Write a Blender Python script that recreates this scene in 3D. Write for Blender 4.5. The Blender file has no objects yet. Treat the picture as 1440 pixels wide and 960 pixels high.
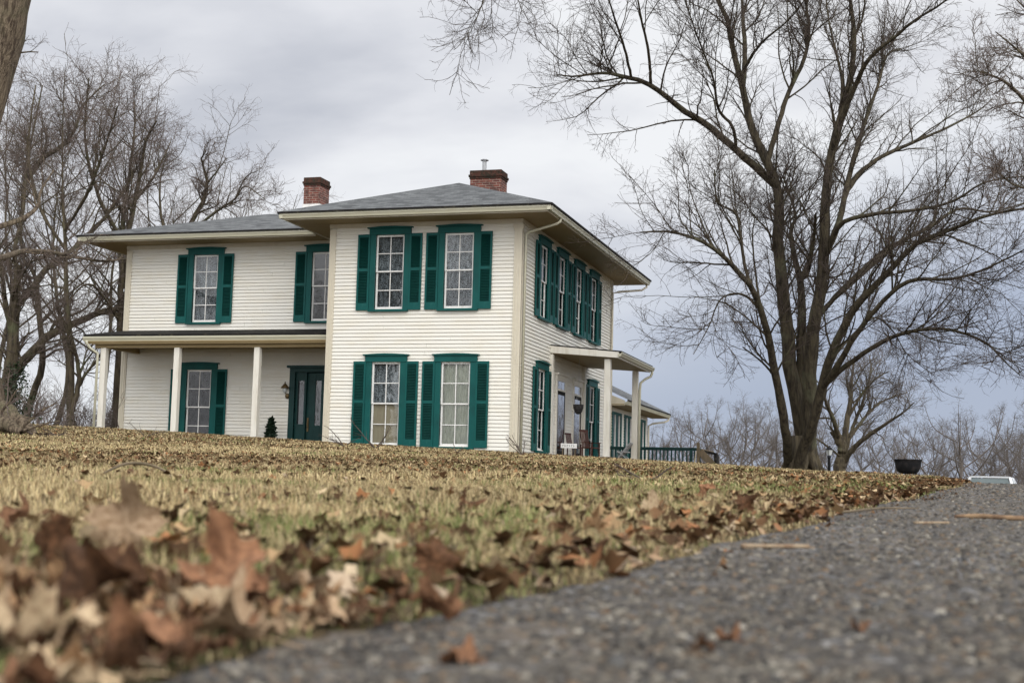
import bpy, bmesh, math, random
import numpy as np
from mathutils import Vector, Matrix

# ------------------------------------------------------------------ camera, sky, sun, exposure
scene = bpy.context.scene
CAM = np.array([15.812, -35.527, 0.0])
FW = np.array([-0.28405741, 0.95294637, 0.10585176])
RT = np.array([0.95879093, 0.28296089, 0.02555567])
UP = np.array([0.00559873, -0.10874898, 0.99405348])
FPX = 2000.0
cd = bpy.data.cameras.new("camera")
cam = bpy.data.objects.new("camera", cd)
scene.collection.objects.link(cam)
scene.camera = cam
cam.matrix_world = Matrix(((RT[0], UP[0], -FW[0], CAM[0]), (RT[1], UP[1], -FW[1], CAM[1]), (RT[2], UP[2], -FW[2], CAM[2]), (0, 0, 0, 1)))
cd.sensor_fit = 'HORIZONTAL'; cd.sensor_width = 36.0; cd.lens = 50.0
cd.clip_start = 0.05; cd.clip_end = 3000
cd.dof.use_dof = True; cd.dof.focus_distance = 33.0; cd.dof.aperture_fstop = 7.5

SUN_AZ, SUN_EL = math.radians(142), math.radians(38)      # azimuth from +Y towards +X
sdir = Vector((math.sin(SUN_AZ) * math.cos(SUN_EL), math.cos(SUN_AZ) * math.cos(SUN_EL), math.sin(SUN_EL)))
world = bpy.data.worlds.new("World"); scene.world = world; world.use_nodes = True
nt = world.node_tree; nt.nodes.clear()
def wn(t, **k):
    n = nt.nodes.new(t)
    for a, b in k.items(): setattr(n, a, b)
    return n
def wl(a, b): nt.links.new(a, b)
sky = wn('ShaderNodeTexSky', sky_type='NISHITA', sun_disc=False, sun_elevation=SUN_EL, sun_rotation=SUN_AZ)
skys = wn('ShaderNodeVectorMath', operation='SCALE'); skys.inputs['Scale'].default_value = 0.10
wl(sky.outputs[0], skys.inputs[0])
tc = wn('ShaderNodeTexCoord')
sep = wn('ShaderNodeSeparateXYZ'); wl(tc.outputs['Generated'], sep.inputs[0])
# cloud deck: direction divided by height so the clouds flatten towards the horizon
zz = wn('ShaderNodeMath', operation='MAXIMUM'); wl(sep.outputs['Z'], zz.inputs[0]); zz.inputs[1].default_value = 0.0
za = wn('ShaderNodeMath', operation='ADD'); wl(zz.outputs[0], za.inputs[0]); za.inputs[1].default_value = 0.22
dv = wn('ShaderNodeMath', operation='DIVIDE'); dv.inputs[0].default_value = 1.0; wl(za.outputs[0], dv.inputs[1])
vs = wn('ShaderNodeVectorMath', operation='SCALE'); wl(tc.outputs['Generated'], vs.inputs[0]); wl(dv.outputs[0], vs.inputs['Scale'])
mp = wn('ShaderNodeMapping'); wl(vs.outputs[0], mp.inputs[0]); mp.inputs['Location'].default_value = (20.7, 34.8, 4.44); mp.inputs['Scale'].default_value = (0.95, 0.95, 1.6)
n1 = wn('ShaderNodeTexNoise'); n1.inputs['Scale'].default_value = 1.6; n1.inputs['Detail'].default_value = 6; n1.inputs['Roughness'].default_value = 0.5; n1.inputs['Distortion'].default_value = 0.25
wl(mp.outputs[0], n1.inputs['Vector'])
cr = wn('ShaderNodeValToRGB'); wl(n1.outputs['Fac'], cr.inputs[0])
e = cr.color_ramp.elements
e[0].position = 0.29; e[0].color = (0.55, 0.57, 0.63, 1)
e[1].position = 0.53; e[1].color = (0.93, 0.94, 0.96, 1)
m_ = cr.color_ramp.elements.new(0.43); m_.color = (0.80, 0.81, 0.85, 1)
# blue-grey rain band low in the north-east
dt = wn('ShaderNodeVectorMath', operation='DOT_PRODUCT'); wl(tc.outputs['Generated'], dt.inputs[0]); dt.inputs[1].default_value = (0.55, 0.10, -1.8)
br = wn('ShaderNodeMapRange', interpolation_type='SMOOTHSTEP'); wl(dt.outputs['Value'], br.inputs[0])
br.inputs[1].default_value = -0.42; br.inputs[2].default_value = -0.08; br.inputs[3].default_value = 0.0; br.inputs[4].default_value = 0.95
mxb = wn('ShaderNodeMix', data_type='RGBA'); ny = wn('ShaderNodeMapRange', interpolation_type='SMOOTHSTEP'); wl(sep.outputs['Y'], ny.inputs[0]); ny.inputs[1].default_value = 0.3; ny.inputs[2].default_value = 0.8
bm_ = wn('ShaderNodeMath', operation='MULTIPLY'); wl(br.outputs[0], bm_.inputs[0]); wl(ny.outputs[0], bm_.inputs[1]); wl(bm_.outputs[0], mxb.inputs[0]); wl(cr.outputs[0], mxb.inputs[6]); mxb.inputs[7].default_value = (0.40, 0.46, 0.60, 1)
# the deck glows where the hidden sun stands and towards the zenith
ds = wn('ShaderNodeVectorMath', operation='DOT_PRODUCT'); wl(tc.outputs['Generated'], ds.inputs[0]); ds.inputs[1].default_value = tuple(sdir)
gr = wn('ShaderNodeMapRange', interpolation_type='SMOOTHSTEP'); wl(ds.outputs['Value'], gr.inputs[0])
gr.inputs[1].default_value = -0.05; gr.inputs[2].default_value = 1.0; gr.inputs[3].default_value = 1.0; gr.inputs[4].default_value = 2.9
cs = wn('ShaderNodeVectorMath', operation='SCALE'); wl(mxb.outputs[2], cs.inputs[0]); wl(gr.outputs[0], cs.inputs['Scale'])
mxs = wn('ShaderNodeMix', data_type='RGBA'); mxs.inputs[0].default_value = 0.93; wl(skys.outputs[0], mxs.inputs[6]); wl(cs.outputs[0], mxs.inputs[7])
bg = wn('ShaderNodeBackground'); wl(mxs.outputs[2], bg.inputs[0]); bg.inputs[1].default_value = 1.0
wo = wn('ShaderNodeOutputWorld'); wl(bg.outputs[0], wo.inputs[0])

sl = bpy.data.lights.new("sun", 'SUN'); sl.energy = 1.0; sl.angle = math.radians(34); sl.color = (1.0, 0.93, 0.82)
so = bpy.data.objects.new("sun", sl); scene.collection.objects.link(so)
so.rotation_euler = sdir.to_track_quat('Z', 'Y').to_euler()
scene.view_settings.view_transform = 'Standard'; scene.view_settings.look = 'None'
scene.view_settings.gamma = 1.0; scene.view_settings.use_curve_mapping = False
scene.view_settings.exposure = 0.0
scene.render.engine = 'CYCLES'
scene.cycles.max_bounces = 6; scene.cycles.transparent_max_bounces = 12

# ------------------------------------------------------------------ placing helpers
def ray(px, py): return FW + (px - 720) / FPX * RT - (py - 480) / FPX * UP
def on_y(px, py, Y): d = ray(px, py); return CAM + d * ((Y - CAM[1]) / d[1])
def on_x(px, py, X): d = ray(px, py); return CAM + d * ((X - CAM[0]) / d[0])
def at(px, py, D): return CAM + ray(px, py) * D
def project(P):
    d = np.asarray(P, float) - CAM
    w = d @ FW
    return 720 + FPX * (d @ RT) / w, 480 - FPX * (d @ UP) / w, w

# ------------------------------------------------------------------ materials
MATS = {}
def mat(name, col, rough=0.6, spec=0.3, noise=None, bump=None, attr=None, metal=0.0, rnd=None):
    """noise=(scale, colour2, lo, hi, stretch)  bump=(scale, strength, dist, stretch)  rnd=amount of per-object value change"""
    m = bpy.data.materials.new(name); m.use_nodes = True
    t = m.node_tree; b = t.nodes['Principled BSDF']
    b.inputs['Roughness'].default_value = rough
    b.inputs['Specular IOR Level'].default_value = spec
    b.inputs['Metallic'].default_value = metal
    b.inputs['Base Color'].default_value = (*col, 1)
    L = t.links.new
    tcn = t.nodes.new('ShaderNodeTexCoord')
    src = None
    if attr:
        a = t.nodes.new('ShaderNodeAttribute'); a.attribute_name = attr; src = a.outputs['Color']
    if noise:
        for q in (noise if isinstance(noise, list) else [noise]):
            sc, c2, lo, hi, st = q
            mpn = t.nodes.new('ShaderNodeMapping'); L(tcn.outputs['Object'], mpn.inputs[0]); mpn.inputs['Scale'].default_value = st
            nn = t.nodes.new('ShaderNodeTexNoise'); nn.inputs['Scale'].default_value = sc; nn.inputs['Detail'].default_value = 6; nn.inputs['Roughness'].default_value = 0.6
            L(mpn.outputs[0], nn.inputs['Vector'])
            mr = t.nodes.new('ShaderNodeMapRange'); L(nn.outputs['Fac'], mr.inputs[0]); mr.inputs[1].default_value = lo; mr.inputs[2].default_value = hi
            mx = t.nodes.new('ShaderNodeMix'); mx.data_type = 'RGBA'; L(mr.outputs[0], mx.inputs[0])
            if src: L(src, mx.inputs[6])
            else: mx.inputs[6].default_value = (*col, 1)
            mx.inputs[7].default_value = (*c2, 1); src = mx.outputs[2]
    if rnd:
        oi = t.nodes.new('ShaderNodeObjectInfo')
        hs = t.nodes.new('ShaderNodeHueSaturation')
        mr = t.nodes.new('ShaderNodeMapRange'); L(oi.outputs['Random'], mr.inputs[0]); mr.inputs[3].default_value = 1 - rnd; mr.inputs[4].default_value = 1 + rnd
        L(mr.outputs[0], hs.inputs['Value'])
        if src: L(src, hs.inputs['Color'])
        else: hs.inputs['Color'].default_value = (*col, 1)
        src = hs.outputs[0]
    if src: L(src, b.inputs['Base Color'])
    if bump:
        sc, stg, dist, st = bump
        mpn = t.nodes.new('ShaderNodeMapping'); L(tcn.outputs['Object'], mpn.inputs[0]); mpn.inputs['Scale'].default_value = st
        nn = t.nodes.new('ShaderNodeTexNoise'); nn.inputs['Scale'].default_value = sc; nn.inputs['Detail'].default_value = 5
        L(mpn.outputs[0], nn.inputs['Vector'])
        bm = t.nodes.new('ShaderNodeBump'); bm.inputs['Strength'].default_value = stg; bm.inputs['Distance'].default_value = dist
        L(nn.outputs['Fac'], bm.inputs['Height']); L(bm.outputs[0], b.inputs['Normal'])
    MATS[name] = m
    return m
S1 = (1, 1, 1)
SIDING = mat('siding', (0.71, 0.69, 0.625), 0.5, 0.3, noise=[(1.3, (0.68, 0.64, 0.54), 0.45, 0.75, (1, 1, 3)), (6, (0.62, 0.58, 0.48), 0.68, 0.85, (1, 1, 0.12))])
TRIM = mat('trim_paint', (0.58, 0.53, 0.42), 0.45, 0.4, noise=(4, (0.50, 0.45, 0.35), 0.5, 0.85, (1, 1, 0.3)))
POSTP = mat('post_paint', (0.70, 0.67, 0.59), 0.5, 0.35, noise=(5, (0.52, 0.47, 0.38), 0.5, 0.85, (1, 1, 0.2)))
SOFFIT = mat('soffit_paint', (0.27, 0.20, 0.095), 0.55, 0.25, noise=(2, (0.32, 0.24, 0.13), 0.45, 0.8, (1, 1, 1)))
GUTTER = mat('gutter_metal', (0.48, 0.46, 0.35), 0.35, 0.5, noise=(6, (0.42, 0.39, 0.26), 0.5, 0.8, (0.4, 0.4, 2)))
SASH = mat('sash_white', (0.74, 0.73, 0.70), 0.4, 0.4, noise=(8, (0.56, 0.53, 0.48), 0.5, 0.8, S1))
TEAL = mat('shutter_green', (0.002, 0.072, 0.066), 0.5, 0.2, noise=[(2.5, (0.003, 0.080, 0.070), 0.4, 0.7, S1), (9, (0.015, 0.105, 0.092), 0.60, 0.85, (1, 1, .4)), (1.0, (0.002, 0.045, 0.042), 0.5, 0.75, S1)])
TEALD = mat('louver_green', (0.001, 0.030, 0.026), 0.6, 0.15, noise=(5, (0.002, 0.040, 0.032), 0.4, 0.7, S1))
DOORG = mat('door_green', (0.001, 0.030, 0.028), 0.45, 0.3, noise=(3, (0.003, 0.040, 0.036), 0.4, 0.7, S1))
DARKROOF = mat('dark_roof_edge', (0.012, 0.011, 0.010), 0.8, 0.2, noise=(7, (0.07, 0.06, 0.04), 0.55, 0.75, S1))
DARK = mat('room_dark', (0.03, 0.028, 0.025), 0.9, 0.1)  # near-black: the darkness of unlit rooms is put into the colour
IRON = mat('cast_iron', (0.009, 0.009, 0.010), 0.8, 0.15, noise=(10, (0.035, 0.03, 0.028), 0.5, 0.8, S1), bump=(40, 0.3, 0.01, S1))
BRASS = mat('aged_brass', (0.16, 0.11, 0.05), 0.45, 0.5, metal=0.6)
STEEL = mat('galvanised_steel', (0.42, 0.43, 0.44), 0.5, 0.4, metal=0.15, noise=(12, (0.35, 0.34, 0.33), 0.5, 0.8, S1))
WOODG = mat('weathered_wood', (0.17, 0.13, 0.085), 0.85, 0.2, noise=(6, (0.10, 0.08, 0.05), 0.4, 0.7, (1, 1, 0.3)), bump=(30, 0.3, 0.01, S1))
WOODR = mat('red_brown_wood', (0.085, 0.03, 0.02), 0.6, 0.3)
BARK = mat('bark_grey_brown', (0.105, 0.086, 0.055), 0.92, 0.15, noise=[(3.5, (0.045, 0.037, 0.028), 0.42, 0.62, (3, 3, 0.5)), (1.1, (0.12, 0.125, 0.07), 0.55, 0.75, S1)], bump=(14, 0.9, 0.05, (2.5, 2.5, 0.4)))
BARKP = mat('bark_pale', (0.21, 0.165, 0.115), 0.92, 0.15, noise=[(4, (0.075, 0.055, 0.04), 0.42, 0.60, (4, 4, 0.45)), (1.3, (0.13, 0.12, 0.07), 0.55, 0.75, S1)], bump=(12, 1.0, 0.08, (3, 3, 0.4)))
TWIG = mat('twig_brown', (0.085, 0.066, 0.055), 0.85, 0.15)
TWIGR = mat('twig_reddish', (0.125, 0.098, 0.084), 0.85, 0.15)
TWIGD = mat('twig_dark', (0.068, 0.053, 0.044), 0.85, 0.15)
FARBARK = mat('bark_far', (0.150, 0.130, 0.115), 0.9, 0.1, noise=(2, (0.09, 0.078, 0.07), 0.4, 0.7, S1))
SOIL = mat('lawn_soil', (0.085, 0.062, 0.035), 0.95, 0.1, noise=[(3, (0.055, 0.040, 0.024), 0.4, 0.65, S1), (0.5, (0.07, 0.08, 0.03), 0.5, 0.7, S1), (30, (0.15, 0.115, 0.065), 0.5, 0.7, S1)], bump=(25, 0.8, 0.03, S1))
GRASSM = mat('grass_blades', (0.4, 0.32, 0.17), 0.7, 0.2, attr='col')
LEAFM = mat('litter_leaves', (0.2, 0.1, 0.05), 0.8, 0.12, attr='col')
IVYM = mat('ivy_leaves', (0.02, 0.04, 0.012), 0.5, 0.4)
SHRUBM = mat('dark_evergreen', (0.008, 0.022, 0.010), 0.6, 0.3)
CARW = mat('silver_paint', (0.62, 0.64, 0.65), 0.25, 0.6)
CARGL = mat('car_glass', (0.10, 0.13, 0.13), 0.08, 0.8)
RUBBER = mat('rubber', (0.02, 0.02, 0.02), 0.8, 0.2)
LAMPGL = mat('lamp_glass', (0.5, 0.52, 0.52), 0.2, 0.5)
REDL = mat('tail_lamp', (0.35, 0.01, 0.01), 0.2, 0.5)

def brick_mat():
    m = bpy.data.materials.new('brick'); m.use_nodes = True; t = m.node_tree; b = t.nodes['Principled BSDF']; L = t.links.new
    b.inputs['Roughness'].default_value = 0.9
    tcn = t.nodes.new('ShaderNodeTexCoord'); s = t.nodes.new('ShaderNodeSeparateXYZ'); L(tcn.outputs['Object'], s.inputs[0])
    ad = t.nodes.new('ShaderNodeMath'); ad.operation = 'ADD'; L(s.outputs['X'], ad.inputs[0]); L(s.outputs['Y'], ad.inputs[1])
    cb = t.nodes.new('ShaderNodeCombineXYZ'); L(ad.outputs[0], cb.inputs[0]); L(s.outputs['Z'], cb.inputs[1])
    br_ = t.nodes.new('ShaderNodeTexBrick'); L(cb.outputs[0], br_.inputs['Vector'])
    br_.inputs['Scale'].default_value = 1.0; br_.inputs['Brick Width'].default_value = 0.215; br_.inputs['Row Height'].default_value = 0.072; br_.inputs['Mortar Size'].default_value = 0.011
    br_.inputs['Color1'].default_value = (0.21, 0.055, 0.035, 1); br_.inputs['Color2'].default_value = (0.10, 0.03, 0.024, 1); br_.inputs['Mortar'].default_value = (0.28, 0.20, 0.16, 1)
    nn = t.nodes.new('ShaderNodeTexNoise'); nn.inputs['Scale'].default_value = 5; nn.inputs['Detail'].default_value = 6; L(tcn.outputs['Object'], nn.inputs['Vector'])
    mr = t.nodes.new('ShaderNodeMapRange'); L(nn.outputs['Fac'], mr.inputs[0]); mr.inputs[1].default_value = 0.45; mr.inputs[2].default_value = 0.72
    mx = t.nodes.new('ShaderNodeMix'); mx.data_type = 'RGBA'; L(mr.outputs[0], mx.inputs[0]); L(br_.outputs['Color'], mx.inputs[6]); mx.inputs[7].default_value = (0.055, 0.03, 0.024, 1)
    L(mx.outputs[2], b.inputs['Base Color'])
    bm = t.nodes.new('ShaderNodeBump'); bm.invert = True; bm.inputs['Strength'].default_value = 0.8; bm.inputs['Distance'].default_value = 0.01
    L(br_.outputs['Fac'], bm.inputs['Height']); L(bm.outputs[0], b.inputs['Normal'])
    return m
BRICK = brick_mat()
BRICKD = mat('sooty_brick', (0.075, 0.035, 0.026), 0.95, 0.1, noise=[(9, (0.035, 0.03, 0.022), 0.4, 0.6, S1), (22, (0.20, 0.18, 0.14), 0.62, 0.75, S1)], bump=(20, 0.6, 0.02, S1))

def shingle_mat():
    m = bpy.data.materials.new('shingles'); m.use_nodes = True; t = m.node_tree; b = t.nodes['Principled BSDF']; L = t.links.new
    b.inputs['Roughness'].default_value = 0.85
    uv = t.nodes.new('ShaderNodeUVMap'); uv.uv_map = 'UVMap'
    br_ = t.nodes.new('ShaderNodeTexBrick'); L(uv.outputs[0], br_.inputs['Vector'])
    br_.inputs['Scale'].default_value = 1.0; br_.inputs['Brick Width'].default_value = 0.27; br_.inputs['Row Height'].default_value = 0.14; br_.inputs['Mortar Size'].default_value = 0.007
    br_.inputs['Color1'].default_value = (0.150, 0.158, 0.160, 1); br_.inputs['Color2'].default_value = (0.045, 0.048, 0.050, 1); br_.inputs['Mortar'].default_value = (0.06, 0.062, 0.065, 1)
    nn = t.nodes.new('ShaderNodeTexNoise'); nn.inputs['Scale'].default_value = 2.5; nn.inputs['Detail'].default_value = 8; L(uv.outputs[0], nn.inputs['Vector'])
    mr = t.nodes.new('ShaderNodeMapRange'); L(nn.outputs['Fac'], mr.inputs[0]); mr.inputs[1].default_value = 0.5; mr.inputs[2].default_value = 0.75; mr.inputs[4].default_value = 0.5
    mx = t.nodes.new('ShaderNodeMix'); mx.data_type = 'RGBA'; L(mr.outputs[0], mx.inputs[0]); L(br_.outputs['Color'], mx.inputs[6]); mx.inputs[7].default_value = (0.11, 0.116, 0.118, 1)
    L(mx.outputs[2], b.inputs['Base Color'])
    bm = t.nodes.new('ShaderNodeBump'); bm.invert = True; bm.inputs['Strength'].default_value = 0.7; bm.inputs['Distance'].default_value = 0.02
    L(br_.outputs['Fac'], bm.inputs['Height']); L(bm.outputs[0], b.inputs['Normal'])
    return m
SHINGLE = shingle_mat()

def glass_mat(name, tint, base):
    m = bpy.data.materials.new(name); m.use_nodes = True; t = m.node_tree; t.nodes.clear(); L = t.links.new
    tr = t.nodes.new('ShaderNodeBsdfTransparent'); tr.inputs[0].default_value = (*tint, 1)
    gl = t.nodes.new('ShaderNodeBsdfGlossy'); gl.inputs['Roughness'].default_value = 0.03
    fr = t.nodes.new('ShaderNodeFresnel'); fr.inputs[0].default_value = 1.45
    ad = t.nodes.new('ShaderNodeMath'); ad.operation = 'ADD'; ad.use_clamp = True; L(fr.outputs[0], ad.inputs[0]); ad.inputs[1].default_value = base
    nn = t.nodes.new('ShaderNodeTexNoise'); nn.inputs['Scale'].default_value = 3.0; nn.inputs['Detail'].default_value = 2
    tcn = t.nodes.new('ShaderNodeTexCoord'); L(tcn.outputs['Object'], nn.inputs['Vector'])
    bm = t.nodes.new('ShaderNodeBump'); bm.inputs['Strength'].default_value = 0.25; bm.inputs['Distance'].default_value = 0.02; L(nn.outputs['Fac'], bm.inputs['Height']); L(bm.outputs[0], gl.inputs['Normal'])
    mx = t.nodes.new('ShaderNodeMixShader'); L(ad.outputs[0], mx.inputs[0]); L(tr.outputs[0], mx.inputs[1]); L(gl.outputs[0], mx.inputs[2])
    o = t.nodes.new('ShaderNodeOutputMaterial'); L(mx.outputs[0], o.inputs[0])
    return m
GLASS = glass_mat('window_glass', (0.86, 0.9, 0.9), 0.055)
GLASSD = glass_mat('door_glass', (0.3, 0.33, 0.35), 0.08)

def cloth_mat(name, c1, c2, lace=0.0):
    m = bpy.data.materials.new(name); m.use_nodes = True; t = m.node_tree; L = t.links.new; b = t.nodes['Principled BSDF']
    b.inputs['Roughness'].default_value = 0.9
    tcn = t.nodes.new('ShaderNodeTexCoord')
    mp_ = t.nodes.new('ShaderNodeMapping'); L(tcn.outputs['Object'], mp_.inputs[0]); mp_.inputs['Scale'].default_value = (1, 1, 0.25)
    nn = t.nodes.new('ShaderNodeTexNoise'); nn.inputs['Scale'].default_value = 14; nn.inputs['Detail'].default_value = 4; L(mp_.outputs[0], nn.inputs['Vector'])
    mr = t.nodes.new('ShaderNodeMapRange'); L(nn.outputs['Fac'], mr.inputs[0]); mr.inputs[1].default_value = 0.4; mr.inputs[2].default_value = 0.6
    mx = t.nodes.new('ShaderNodeMix'); mx.data_type = 'RGBA'; L(mr.outputs[0], mx.inputs[0]); mx.inputs[6].default_value = (*c1, 1); mx.inputs[7].default_value = (*c2, 1)
    L(mx.outputs[2], b.inputs['Base Color'])
    if lace:
        n2 = t.nodes.new('ShaderNodeTexNoise'); n2.inputs['Scale'].default_value = 30; n2.inputs['Detail'].default_value = 3; L(tcn.outputs['Object'], n2.inputs['Vector'])
        m2 = t.nodes.new('ShaderNodeMapRange'); L(n2.outputs['Fac'], m2.inputs[0]); m2.inputs[1].default_value = 0.42; m2.inputs[2].default_value = 0.5; m2.inputs[3].default_value = 1 - lace; m2.inputs[4].default_value = 1.0
        L(m2.outputs[0], b.inputs['Alpha'])
    return m
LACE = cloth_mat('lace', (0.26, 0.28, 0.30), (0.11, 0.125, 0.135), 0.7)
DRAPE = cloth_mat('drape', (0.50, 0.50, 0.38), (0.36, 0.37, 0.27))
SHADE = cloth_mat('roller_shade', (0.30, 0.25, 0.17), (0.27, 0.22, 0.15))

def asphalt_mat():
    m = bpy.data.materials.new('asphalt'); m.use_nodes = True; t = m.node_tree; L = t.links.new; b = t.nodes['Principled BSDF']
    b.inputs['Roughness'].default_value = 0.85
    tcn = t.nodes.new('ShaderNodeTexCoord')
    v = t.nodes.new('ShaderNodeTexVoronoi'); v.inputs['Scale'].default_value = 95; L(tcn.outputs['Object'], v.inputs['Vector'])
    cr_ = t.nodes.new('ShaderNodeValToRGB'); s = t.nodes.new('ShaderNodeSeparateColor'); L(v.outputs['Color'], s.inputs[0]); L(s.outputs[0], cr_.inputs[0])
    ee = cr_.color_ramp.elements; ee[0].color = (0.028, 0.026, 0.025, 1); ee[1].color = (0.34, 0.33, 0.31, 1)
    for p, c in ((0.35, (0.052, 0.050, 0.049, 1)), (0.6, (0.095, 0.086, 0.076, 1)), (0.8, (0.16, 0.125, 0.09, 1)), (0.9, (0.13, 0.14, 0.155, 1))):
        q = cr_.color_ramp.elements.new(p); q.color = c
    nn = t.nodes.new('ShaderNodeTexNoise'); nn.inputs['Scale'].default_value = 7; nn.inputs['Detail'].default_value = 6; L(tcn.outputs['Object'], nn.inputs['Vector'])
    mr = t.nodes.new('ShaderNodeMapRange'); L(nn.outputs['Fac'], mr.inputs[0]); mr.inputs[1].default_value = 0.35; mr.inputs[2].default_value = 0.65; mr.inputs[4].default_value = 0.55
    mx = t.nodes.new('ShaderNodeMix'); mx.data_type = 'RGBA'; L(mr.outputs[0], mx.inputs[0]); L(cr_.outputs[0], mx.inputs[6]); mx.inputs[7].default_value = (0.10, 0.082, 0.062, 1)
    src = mx.outputs[2]
    for sc_, lo_v, hi_v, amt, col_ in ((0.9, .45, .68, .65, (.048, .040, .031, 1)), (3.1, .66, .74, .8, (.09, .10, .03, 1)), (2.2, .60, .72, .6, (.12, .085, .05, 1))):
        nz = t.nodes.new('ShaderNodeTexNoise'); nz.inputs['Scale'].default_value = sc_; nz.inputs['Detail'].default_value = 5; L(tcn.outputs['Object'], nz.inputs['Vector'])
        mz = t.nodes.new('ShaderNodeMapRange'); L(nz.outputs['Fac'], mz.inputs[0]); mz.inputs[1].default_value = lo_v; mz.inputs[2].default_value = hi_v; mz.inputs[4].default_value = amt
        xz = t.nodes.new('ShaderNodeMix'); xz.data_type = 'RGBA'; L(mz.outputs[0], xz.inputs[0]); L(src, xz.inputs[6]); xz.inputs[7].default_value = col_; src = xz.outputs[2]
    L(src, b.inputs['Base Color'])
    bm = t.nodes.new('ShaderNodeBump'); bm.inputs['Strength'].default_value = 0.9; bm.inputs['Distance'].default_value = 0.008; bm.invert = True
    L(v.outputs['Distance'], bm.inputs['Height']); L(bm.outputs[0], b.inputs['Normal'])
    return m
ASPHALT = asphalt_mat()

# ------------------------------------------------------------------ mesh helpers
def tag(o, label=None, cat=None, group=None, kind=None):
    if label: o['label'] = label
    if cat: o['category'] = cat
    if group: o['group'] = group
    if kind: o['kind'] = kind
    return o
def empty(name, loc, label, cat, group=None):
    o = bpy.data.objects.new(name, None); o.location = loc; o.empty_display_size = 0.2
    scene.collection.objects.link(o); tag(o, label, cat, group)
    return o
def link_mesh(name, me, parent=None, loc=None):
    o = bpy.data.objects.new(name, me)
    scene.collection.objects.link(o)
    if parent is not None: o.parent = parent
    if loc is not None: o.location = loc
    return o
class MB:
    def __init__(s): s.v = []; s.f = []; s.mi = []; s.cur = 0
    def add(s, vs, fs):
        b = len(s.v); s.v += [tuple(map(float, p)) for p in vs]; s.f += [tuple(i + b for i in f) for f in fs]; s.mi += [s.cur] * len(fs)
    def box(s, x0, x1, y0, y1, z0, z1):
        s.add([(x0, y0, z0), (x1, y0, z0), (x1, y1, z0), (x0, y1, z0), (x0, y0, z1), (x1, y0, z1), (x1, y1, z1), (x0, y1, z1)],
              [(0, 3, 2, 1), (4, 5, 6, 7), (0, 1, 5, 4), (1, 2, 6, 5), (2, 3, 7, 6), (3, 0, 4, 7)])
    def prism(s, pts, d):
        n = len(pts); pts = [np.array(p, float) for p in pts]; d = np.array(d, float)
        s.add(list(pts) + [p + d for p in pts], [tuple(range(n))[::-1], tuple(range(n, 2 * n))] + [(i, (i + 1) % n, n + (i + 1) % n, n + i) for i in range(n)])
    def bar(s, a, b, w, h, up=(0, 0, 1)):
        a = Vector(a); b = Vector(b); d = (b - a).normalized(); u = Vector(up)
        x = d.cross(u).normalized(); y = x.cross(d).normalized()
        P = [a + x * (i * w / 2) + y * (j * h / 2) for i, j in ((-1, -1), (1, -1), (1, 1), (-1, 1))]
        s.prism(P, b - a)
    def tube(s, pts, radii, n=8, cap=True):
        pts = [Vector(p) for p in pts]
        if not hasattr(radii, '__len__'): radii = [radii] * len(pts)
        rings = []; prev = None
        for i, p in enumerate(pts):
            d = (pts[min(i + 1, len(pts) - 1)] - pts[max(i - 1, 0)]).normalized()
            if prev is None: x = d.orthogonal().normalized()
            else: x = (prev - d * prev.dot(d)).normalized()
            prev = x; y = d.cross(x)
            rings.append([p + (x * math.cos(2 * math.pi * k / n) + y * math.sin(2 * math.pi * k / n)) * radii[i] for k in range(n)])
        vs = [q for r in rings for q in r]; fs = []
        for i in range(len(pts) - 1):
            for k in range(n): fs.append((i * n + k, i * n + (k + 1) % n, (i + 1) * n + (k + 1) % n, (i + 1) * n + k))
        if cap: fs += [tuple(range(n))[::-1], tuple(range((len(pts) - 1) * n, len(pts) * n))]
        s.add(vs, fs)
    def lathe(s, c, prof, n=24):
        vs = []; fs = []
        for r, z in prof:
            for k in range(n): vs.append((c[0] + r * math.cos(2 * math.pi * k / n), c[1] + r * math.sin(2 * math.pi * k / n), c[2] + z))
        for i in range(len(prof) - 1):
            for k in range(n): fs.append((i * n + k, i * n + (k + 1) % n, (i + 1) * n + (k + 1) % n, (i + 1) * n + k))
        s.add(vs, fs)
    def build(s, name, mats, parent=None, smooth=False, bevel=0.0, loc=None):
        me = bpy.data.meshes.new(name); me.from_pydata(s.v, [], s.f)
        for m in (mats if isinstance(mats, list) else [mats]): me.materials.append(m)
        if any(s.mi): me.polygons.foreach_set('material_index', s.mi)
        bm = bmesh.new(); bm.from_mesh(me); bmesh.ops.recalc_face_normals(bm, faces=bm.faces)
        if bevel: bmesh.ops.bevel(bm, geom=list(bm.edges), offset=bevel, segments=1, affect='EDGES', clamp_overlap=True)
        bm.to_mesh(me); bm.free()
        if smooth: me.polygons.foreach_set('use_smooth', [True] * len(me.polygons))
        me.update()
        return link_mesh(name, me, parent, loc)
class Frame:
    """u along the wall, n out of the wall, z up"""
    def __init__(s, o, u, n): s.o = np.array(o, float); s.u = np.array(u, float); s.n = np.array(n, float)
    def p(s, u, n, z): return s.o + s.u * u + s.n * n + np.array([0, 0, z])
    def box(s, mb, u0, u1, n0, n1, z0, z1):
        P = [s.p(u, n, z) for z in (z0, z1) for u, n in ((u0, n0), (u1, n0), (u1, n1), (u0, n1))]
        mb.add(P, [(0, 3, 2, 1), (4, 5, 6, 7), (0, 1, 5, 4), (1, 2, 6, 5), (2, 3, 7, 6), (3, 0, 4, 7)])
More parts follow.
